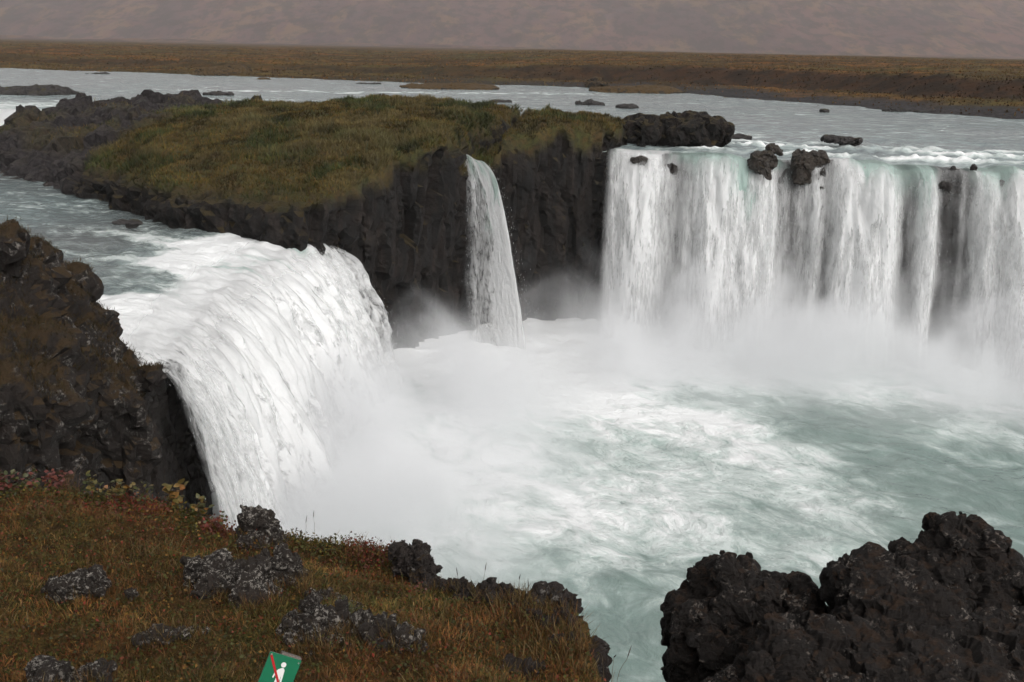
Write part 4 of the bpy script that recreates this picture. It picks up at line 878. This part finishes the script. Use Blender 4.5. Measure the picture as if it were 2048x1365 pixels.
# grass crowding the feet of the stones
qs = []
for c, rr, a, b in STONES:
    nn_ = 260; th = r.uniform(0, 2 * math.pi, nn_); rad = r.uniform(0.75, 1.45, nn_); qs.append(np.stack([c[0] + rr[0] * rad * np.cos(th), c[1] + rr[1] * rad * np.sin(th)], 1))
qs = np.concatenate(qs); qs = qs[poly_sd(qs[:, 0], qs[:, 1], HPOLY) < -0.02]; Pt = np.concatenate([qs, hside_z(qs[:, 0], qs[:, 1])[0][:, None]], 1); n = len(Pt)
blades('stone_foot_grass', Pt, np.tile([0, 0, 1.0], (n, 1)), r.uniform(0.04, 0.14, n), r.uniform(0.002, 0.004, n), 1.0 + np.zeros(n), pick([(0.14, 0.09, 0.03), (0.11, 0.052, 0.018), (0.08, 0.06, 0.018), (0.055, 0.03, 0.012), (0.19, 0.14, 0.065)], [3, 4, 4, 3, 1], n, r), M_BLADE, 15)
# creeping leaves
Pt, Nn = scatter(70000); zone = fbm(Pt[:, 0] * 1.2, Pt[:, 1] * 1.2, 0, 3, 307); n = len(Pt)
def leaf_bits(name, Pt, sz, col, mat, seed, parent=None):
    r = np.random.default_rng(seed); n = len(Pt); d = r.normal(size=(n, 3)); d[:, 2] = np.abs(d[:, 2]) * 0.6; d /= np.linalg.norm(d, axis=1)[:, None]
    s = np.cross(d, r.normal(size=(n, 3))); s /= np.linalg.norm(s, axis=1)[:, None]; nn = np.cross(d, s); L = sz[:, None]
    V = np.stack([Pt, Pt + d * L * .5 + s * L * .32 + nn * L * .08, Pt + d * L, Pt + d * L * .5 - s * L * .32 + nn * L * .08], 1).reshape(-1, 3)
    Q = (np.arange(n) * 4)[:, None] + np.arange(4)[None]
    return tag(mk(name, V, Q, mat, parent, col=np.repeat(col, 4, 0)), kind='stuff')
cw = pick([(0.10, 0.028, 0.014), (0.06, 0.028, 0.012), (0.045, 0.045, 0.012), (0.13, 0.07, 0.018), (0.03, 0.03, 0.010), (0.16, 0.03, 0.02)], [1.5, 4, 5, 2, 5, 0.25], n, r)
leaf_bits('ground_leaves', Pt + Nn * r.uniform(0.0, 0.045, n)[:, None], r.uniform(0.010, 0.026, n), 1.4 * cw, M_LEAF, 14)
# low autumn leaves crowding the brow
kk = r.integers(0, 14, 9000); tq = r.uniform(0, 1, 9000)[:, None]; EWa = np.array(EW); B = EWa[kk] * (1 - tq) + EWa[kk + 1] * tq
B[:, 1] -= np.abs(r.normal(0, 0.28, 9000)); B[:, 0] += r.normal(0, 0.05, 9000); B[:, 2] = hside_z(B[:, 0], B[:, 1])[0] + np.abs(r.normal(0, 0.035, 9000))
nz_ = fbm(B[:, 0] * 2.2, B[:, 1] * 2.2, 0, 3, 331)[:, None]
cA = pick([(0.16, 0.03, 0.02), (0.12, 0.045, 0.03), (0.09, 0.03, 0.02), (0.17, 0.085, 0.02)], [3, 3, 3, 1], 9000, r); cB = pick([(0.06, 0.055, 0.014), (0.13, 0.10, 0.022), (0.04, 0.04, 0.012), (0.15, 0.075, 0.02)], [4, 2, 4, 1], 9000, r)
leaf_bits('brow_leaves', B, r.uniform(0.012, 0.030, 9000), np.where(nz_ > 0.05 + 0.25 * sst(-2.2, -1.2, B[:, :1]), cA, cB), M_LEAF, 16)
# turf of the islet
g = np.random.default_rng(21); pr = np.clip(ISL_T, 0, 1) ** 2 * (ISL_V[:, 0] > -40) * (ISL_N[:, 2] > 0.3); pr = pr / pr.sum()
n = 110000; k = g.choice(len(pr), n, p=pr); Pt = ISL_V[k] + g.uniform(-0.2, 0.2, (n, 3)) * [1, 1, 0]; Pt -= ((Pt - ISL_V[k]) * ISL_N[k]).sum(1)[:, None] * ISL_N[k]
zg = fbm(Pt[:, 0] / 3.5, Pt[:, 1] / 3.5, 0, 4, 311); dry = sst(0.1, 0.5, fbm(Pt[:, 0] / 5, Pt[:, 1] / 5, 3, 3, 313) + 0.8 * np.exp(-line_d(Pt[:, 0], Pt[:, 1], [(-4.2, 62), (-8, 60), (-9, 66)]) / 2.0))
green = sst(0.05, 0.3, zg + 0.15 * g.normal(size=n))[:, None]
ca = 1.3 * pick([(0.085, 0.062, 0.016), (0.07, 0.055, 0.014), (0.10, 0.055, 0.016), (0.055, 0.045, 0.012)], [4, 4, 3, 3], n, g); cb = pick([(0.048, 0.060, 0.018), (0.034, 0.046, 0.014), (0.07, 0.07, 0.019)], [3, 3, 2], n, g)
hum_shade = np.clip(0.9 + 1.1 * fbm(Pt[:, 0] / 1.7, Pt[:, 1] / 1.7, 1, 3, 315), 0.4, 1.5)[:, None]  # hummock shadows painted into the blade colour as light and dark patches
col = (cb * green + ca * (1 - green)) * hum_shade; col = col * (1 - 0.55 * dry[:, None]) + np.array([0.16, 0.125, 0.055]) * 0.55 * dry[:, None]
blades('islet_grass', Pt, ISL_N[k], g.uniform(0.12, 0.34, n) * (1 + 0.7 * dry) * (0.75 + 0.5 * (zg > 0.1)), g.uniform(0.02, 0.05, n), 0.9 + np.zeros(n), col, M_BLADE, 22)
# moss and grass fringe on the near crag
pr = np.clip(BK_T, 0, 1) ** 2 * (BK_V[:, 0] > -17); pr /= pr.sum(); n = 30000; k = g.choice(len(pr), n, p=pr); Pt = BK_V[k] + g.uniform(-0.1, 0.1, (n, 3)) * [1, 1, 0]
blades('crag_grass', Pt, BK_N[k], g.uniform(0.05, 0.2, n), g.uniform(0.010, 0.022, n), 1.1 + np.zeros(n), pick([(0.06, 0.036, 0.011), (0.045, 0.034, 0.010), (0.075, 0.042, 0.013), (0.03, 0.024, 0.008)], [3, 3, 2, 3], n, g), M_BLADE, 23)
# heath on the far plain
n = 110000; s0 = g.uniform(-0.6, 0.6, n); y = np.exp(g.uniform(math.log(95), math.log(480), n)); x = s0 * y; z, scp, rk, d = plain_h(x, y); kp = (d > 1.5) & (g.uniform(0, 1, n) > rk * 0.85)
x, y, z, scp = x[kp], y[kp], z[kp], scp[kp]; n = len(x); Nn = np.tile([0, 0, 1.0], (n, 1)); zg = fbm(x / 12, y / 12, 0, 3, 321)
c1 = pick([(0.125, 0.055, 0.016), (0.085, 0.045, 0.015), (0.12, 0.07, 0.022), (0.06, 0.035, 0.013)], [4, 4, 2, 2], n, g); c2 = pick([(0.075, 0.07, 0.018), (0.045, 0.045, 0.014), (0.05, 0.036, 0.014)], [3, 2, 3], n, g)
w = 0.6 * sst(-0.1, 0.4, zg + 0.1 * g.normal(size=n))[:, None]
blades('plain_heath_vegetation', np.stack([x, y, z - 0.03], 1), Nn, g.uniform(0.08, 0.32, n), g.uniform(0.08, 0.25, n) * (0.6 + y / 300), 0.6 + np.zeros(n), (c1 * (1 - w) + c2 * w) * (1 - 0.5 * scp[:, None]) * np.clip(1.15 + 1.2 * fbm(x / 30, y / 9, 0, 3, 323), 0.4, 1.9)[:, None], M_BLADE, 24)

# shrubs along the brow: stems and single leaves
def leaf_mesh(nm):
    n = 9; t_ = np.linspace(0, 1, n); wd_ = 0.36 * np.sin(np.pi * np.clip(t_, 0, 1) ** 0.8) * (1 + 0.12 * np.cos(t_ * 22)); zz = 0.10 * np.sin(t_ * 2.6)
    V = np.concatenate([np.stack([t_, wd_, zz + 0.08 * wd_], 1), np.stack([t_, 0 * t_, zz], 1), np.stack([t_, -wd_, zz + 0.08 * wd_], 1)])
    Q = [(i, i + 1, i + n + 1, i + n) for i in range(n - 1)] + [(i + n, i + n + 1, i + 2 * n + 1, i + 2 * n) for i in range(n - 1)]
    me = bpy.data.meshes.new(nm); me.from_pydata([tuple(map(float, v)) for v in V], [], Q)
    for p_ in me.polygons: p_.use_smooth = True
    return me
def leaf_mat(name, c1, c2):
    t = NT(name); p = t.objc(); oi = t.n('ShaderNodeObjectInfo').outputs['Random']
    c = t.mix(oi, c1, c2); c = t.mix(t.mr(t.noise(3.0, 4, 0.6, p), 0.45, 0.7, 0, 0.6), c, tuple(x * 0.5 for x in c1))
    return t.done(t.n('ShaderNodeMixShader', {0: 0.3, 1: t.bsdf(Base_Color=c, Roughness=0.5), 2: t.n('ShaderNodeBsdfTranslucent', {'Color': c})}))
LM = {'red': leaf_mat('red_leaf', (0.15, 0.03, 0.022), (0.18, 0.06, 0.035)), 'yellow': leaf_mat('yellow_leaf', (0.17, 0.115, 0.03), (0.11, 0.10, 0.025)), 'orange': leaf_mat('orange_leaf', (0.25, 0.09, 0.02), (0.2, 0.13, 0.03)),
      'green': leaf_mat('green_leaf', (0.05, 0.06, 0.015), (0.09, 0.085, 0.02)), 'pink': leaf_mat('pink_leaf', (0.17, 0.05, 0.042), (0.11, 0.035, 0.028))}
LEAF = {}
for kx, mm in LM.items():
    LEAF[kx] = leaf_mesh('leaf'); LEAF[kx].materials.append(mm)
M_STEM = plain_mat('stem', (0.07, 0.035, 0.02), 0.7, var=0.5)
def tube(pts, r0, r1, nseg=5):
    pts = np.array(pts, float); n = len(pts); V = []
    for i, p in enumerate(pts):
        d = pts[min(i + 1, n - 1)] - pts[max(i - 1, 0)]; d /= np.linalg.norm(d) + 1e-9
        a = np.cross(d, [0.31, 0.9, 0.2]); a /= np.linalg.norm(a); b = np.cross(d, a); rr = r0 + (r1 - r0) * i / (n - 1)
        V += [p + rr * (a * math.cos(q) + b * math.sin(q)) for q in np.linspace(0, 2 * math.pi, nseg, endpoint=False)]
    Q = [(i * nseg + j, i * nseg + (j + 1) % nseg, (i + 1) * nseg + (j + 1) % nseg, (i + 1) * nseg + j) for i in range(n - 1) for j in range(nseg)]
    return V, Q
def shrub(label, px, py, Y, h_px, w_px, kinds, nst, nlf, seed, lsz=20, group='autumn shrubs along the brow'):
    r = np.random.default_rng(seed); m = mpp(px, py, Y); b = PY(px, py, Y); b[2] = float(hill_z(np.array([b[0]]), np.array([b[1]]))[0]) - 0.01
    root = empty('shrub', b, label=label, cat='shrub', group=group)
    for s in range(nst):
        top_ = np.array([r.uniform(-1, 1) * w_px * m / 2, r.uniform(-0.5, 0.5) * w_px * m / 2, 1.3 * h_px * m * r.uniform(0.6, 1.0)])
        pts = [top_ * q + np.array([0, 0, 0.15 * h_px * m * math.sin(q * 3)]) + r.normal(0, 0.004, 3) * (q > 0) for q in np.linspace(0, 1, 6)]
        V, Q = tube(pts, 0.0022, 0.001); pmesh('stem', V, Q, M_STEM, root)
        for j in range(max(3, int(2.3 * nlf) // nst)):
            q = r.uniform(0.35, 1.0); p = pts[min(5, int(q * 5 + 0.5))]
            kind_ = kinds[r.integers(len(kinds))]; p = p + r.normal(0, 0.02, 3)
            lf = bpy.data.objects.new('leaf', LEAF[kind_]); COL.objects.link(lf); lf.parent = root; lf.location = p
            s_ = 0.66 * lsz * m * r.uniform(0.6, 1.25); lf.scale = (s_, s_ * r.uniform(0.8, 1.3), s_)
            lf.rotation_euler = (r.normal(0, 0.5), r.uniform(-0.9, 0.5), r.uniform(0, 6.28))
    return root
shrub('red-leaved low shrub at the frame edge below the crag', 12, 1000, 7.2, 45, 60, ['red', 'red', 'green', 'pink'], 7, 46, 401, 15)
shrub('dark green leafy shrub between the two red shrubs', 55, 1010, 7.15, 40, 60, ['green', 'green', 'green', 'red'], 6, 42, 402, 16)
shrub('pinkish red shrub beside the dry grass wisps', 112, 1000, 7.2, 42, 46, ['pink', 'pink', 'red'], 6, 40, 403, 14)
shrub('tall yellow-green sprig at the brow right of the pinkish shrub', 186, 1010, 7.2, 58, 30, ['yellow', 'yellow', 'green'], 4, 18, 404, 17)
shrub('orange and yellow leafed shrub in front of the dark crag', 232, 1012, 7.2, 44, 50, ['yellow', 'orange', 'yellow', 'green'], 6, 36, 405, 16)
shrub('slender yellow sprig between the orange shrub and the golden shrub', 290, 1014, 7.2, 40, 26, ['yellow', 'green'], 4, 14, 406, 15)
shrub('golden round-leaved shrub against the dark foot of the crag', 352, 1022, 7.15, 46, 40, ['yellow', 'yellow', 'orange'], 5, 20, 407, 24)
shrub('orange-leaved shrub against the edge of the white waterfall', 396, 1038, 7.05, 46, 44, ['orange', 'yellow', 'green'], 5, 26, 408, 18)
shrub('reddish low shrub just left of the pointed stone', 430, 1058, 7.0, 30, 46, ['pink', 'red', 'green', 'orange'], 6, 34, 409, 13)
shrub('bright green low shrub wedged between the two boulders by the sign', 692, 1275, 5.15, 40, 46, ['green'], 7, 60, 410, 11)
shrub('red berry-leaf shrub low in the brown slope below the brow', 848, 1190, 5.9, 18, 50, ['red', 'pink', 'green'], 5, 30, 411, 9)

# stalks standing against the water
M_STRAW = plain_mat('straw', (0.11, 0.075, 0.035), 0.7, var=0.5); M_SEED = plain_mat('seed_head', (0.045, 0.026, 0.018), 0.8, var=0.5)
def stalk(label, px, py0, py1, Y, bend, seed, head='spike', grp='grass stalks against the water'):
    r = np.random.default_rng(seed); m = mpp(px, py0, Y); b = PY(px, py0, Y); root = empty('grass_stalk', b, label=label, cat='grass stalk', group=grp); L = (py0 - py1) * m
    pts = [np.array([bend * m * q * q, 0.2 * L * q * q * r.uniform(-1, 1), L * q]) for q in np.linspace(-0.25, 1, 8)]
    V, Q = tube(pts, 0.0013, 0.0007, 4); pmesh('stem', V, Q, M_STRAW, root)
    t_ = pts[-1]; d = pts[-1] - pts[-2]; d /= np.linalg.norm(d)
    if head == 'spike':
        V, Q = tube([t_ - d * 0.05, t_ - d * 0.035, t_ - d * 0.01, t_ + d * 0.012], 0.0012, 0.0012, 5)
        V = np.array(V); ring = V.reshape(4, 5, 3); c = ring.mean(1, keepdims=True); V = (c + (ring - c) * np.array([0.6, 2.2, 2.0, 0.4])[:, None, None]).reshape(-1, 3)
        pmesh('seed_head', V, Q, M_SEED, root)
    else:
        V, Q = [], []
        for i in range(9):
            q = r.normal(size=3); q[2] = abs(q[2]); q /= np.linalg.norm(q); e = t_ + q * 0.016; s_ = np.cross(q, [0.2, 0.5, 1]); s_ /= np.linalg.norm(s_); o_ = len(V)
            V += [t_, t_ + q * 0.008 + s_ * 0.0045, e, t_ + q * 0.008 - s_ * 0.0045]; Q.append((o_, o_ + 1, o_ + 2, o_ + 3))
        pmesh('seed_head', V, Q, M_SEED, root)
ST = [(612, 1085, 1032, 7.0, 2, 'spike', 'tall spiked stalk right of the pointed stone'), (630, 1085, 1022, 7.0, -2, 'spike', 'taller spiked stalk, second right of the pointed stone'), (485, 1060, 1010, 7.0, 0, 'spike', 'thin stalk rising behind the pointed stone'),
      (590, 1082, 1056, 7.0, 4, 'star', 'small dark star-shaped seed head nearest the pointed stone'), (604, 1084, 1064, 6.95, -3, 'star', 'low dark seed head beside the tall spiked stalks'), (660, 1090, 1073, 6.95, 2, 'star', 'dark seed head third along the brow'), (708, 1094, 1066, 6.9, 3, 'star', 'dark seed head on a tall stem mid-brow'),
      (742, 1097, 1080, 6.85, -2, 'star', 'low dark seed head on the brow beyond the tall stem'), (760, 1099, 1082, 6.85, 2, 'star', 'last dark seed head before the brow turns down'),
      (917, 1185, 1130, 6.1, -4, 'spike', 'tall stalk at the dip in the rock edge'), (965, 1190, 1127, 6.0, 6, 'spike', 'tall leaning stalk over the broad brown block'), (990, 1200, 1160, 5.95, 14, 'spike', 'short bent stalk on the broad brown block'), (1036, 1200, 1146, 5.9, 3, 'spike', 'stalk between the two brown rock blocks'),
      (1057, 1200, 1157, 5.85, -2, 'spike', 'stalk rising beside the dry grass tuft'), (1207, 1372, 1296, 4.55, -8, 'spike', 'stalk leaning over the green water at the bottom'), (1222, 1375, 1300, 4.5, 6, 'spike', 'second stalk over the green water at the bottom'), (1232, 1380, 1290, 4.5, 26, 'spike', 'long bent stalk curving over the green water'),
      (330, 1010, 930, 7.3, 6, 'spike', 'straw stalk in front of the dark crag foot'), (140, 1000, 905, 7.3, 40, 'spike', 'long bent straw stalk in front of the lichen crag'), (270, 1010, 925, 7.3, -5, 'spike', 'upright straw stalk beside the golden shrub')]
for i, (px, a, b, Y, bd, hd_, lb) in enumerate(ST): stalk(lb, px, a, b, Y, bd, 500 + i, hd_)
def tuft(label, px, py, Y, hpx, wpx, n, col, seed):
    r = np.random.default_rng(seed); m = mpp(px, py, Y); b = PY(px, py, Y); P_ = r.normal(0, 1, (n, 3)) * [wpx * m * .3, wpx * m * .3, 0]
    o = blades('grass_tuft', P_, np.tile([0, 0, 1.0], (n, 1)), hpx * m * r.uniform(0.5, 1.15, n), r.uniform(0.002, 0.0035, n), 0.5 + np.zeros(n), pick(col, [1] * len(col), n, r), M_BLADE, seed + 1); o.location = b; del o['kind']
    return tag(o, label, 'grass tuft')
tuft('tuft of straw-coloured grass on the rock edge over the water', 1072, 1205, 5.85, 34, 60, 150, [(0.16, 0.11, 0.045), (0.11, 0.075, 0.03), (0.07, 0.055, 0.02)], 601)
tuft('wisp of red-brown dry grass beside the pinkish shrub', 142, 1005, 7.2, 70, 34, 70, [(0.12, 0.06, 0.03), (0.09, 0.045, 0.022)], 603)
tuft('green grass tuft at the very bottom under the rounded boulder', 870, 1372, 4.4, 40, 90, 120, [(0.10, 0.085, 0.02), (0.07, 0.065, 0.018)], 605)
HAZE = 0.00014

# ------------------------------------------------------------------ mist over the plunge pool, haze in the air
def mist_box(name, loc, rotz, size, dens, top, edge_y, seed, nscale=0.22, ymid=0.0):
    """size: x along the fall, y out from it, z up; the mist is densest at the water and thins upwards and outwards"""
    sx, sy, sz = size
    V = [(x * sx / 2, y * sy / 2, z * sz) for x in (-1, 1) for y in (-1, 1) for z in (0, 1)]
    Q = [(0, 1, 3, 2), (4, 6, 7, 5), (0, 4, 5, 1), (2, 3, 7, 6), (0, 2, 6, 4), (1, 5, 7, 3)]
    t = NT(name); p = t.objc(); s = t.n('ShaderNodeSeparateXYZ', {0: p})
    n1 = t.noise(nscale, 4, 0.55, t.scalev(p, (1, 1, 0.8)), 0.6)
    zz = t.math('SUBTRACT', s.outputs[2], t.math('MULTIPLY', t.math('SUBTRACT', n1, 0.5), top * 2.2))
    fz = t.mr(zz, 0.0, top, 1.0, 0.0); fz = t.math('MULTIPLY', fz, fz)
    fx = t.math('MULTIPLY', t.mr(s.outputs[0], -sx / 2, -sx / 2 + 4), t.mr(s.outputs[0], sx / 2 - 4, sx / 2, 1.0, 0.0))
    fy = t.math('MULTIPLY', t.mr(s.outputs[1], -sy / 2, -sy / 2 + edge_y), t.mr(s.outputs[1], sy / 2 - 1.5, sy / 2, 1.0, 0.0))
    fe = t.mr(s.outputs[2], sz * 0.75, sz, 1.0, 0.0)
    d = t.math('MULTIPLY', t.math('MULTIPLY', fz, fx), t.math('MULTIPLY', fy, fe))
    d = t.math('MULTIPLY', d, t.mr(n1, 0.3, 0.65, 0.35, 1.3))
    d = t.math('MULTIPLY', d, dens)
    v = t.n('ShaderNodeVolumePrincipled', {'Color': (0.97, 0.975, 0.985, 1), 'Density': d, 'Anisotropy': 0.1})
    t.t.links.new(v.outputs[0], t.out.inputs['Volume'])
    o = mk('mist', V, Q, t.m, smooth=False); o.location = loc; o.rotation_euler = (0, 0, rotz)
    return tag(o, kind='stuff')
mist_box('mist_curtain', (25.5, 52.5, 0.05), math.radians(-17), (46, 22, 10.0), 0.48, 6.2, 13, 1)
mist_box('mist_rounded', (-2.1, 41.0, 0.05), math.radians(86), (26, 13, 8), 0.40, 5.2, 8, 2)
mist_box('mist_notch', (2.6, 60.6, 0.05), 0.0, (11, 9, 9.0), 0.13, 6.0, 3.5, 3, 0.3)
x0, x1, y0, y1 = -5800, 5800, -60, 4400
V = [(x, y, z) for x in (x0, x1) for y in (y0, y1) for z in (-2.0, HTOP)]
t = NT('haze_air'); v = t.n('ShaderNodeVolumePrincipled', {'Color': (1.0, 1.0, 1.0, 1), 'Density': HAZE})
t.t.links.new(v.outputs[0], t.out.inputs['Volume'])
hz = mk('haze', V, [(0, 1, 3, 2), (4, 6, 7, 5), (0, 4, 5, 1), (2, 3, 7, 6), (0, 2, 6, 4), (1, 5, 7, 3)], t.m, smooth=False); tag(hz, kind='stuff')
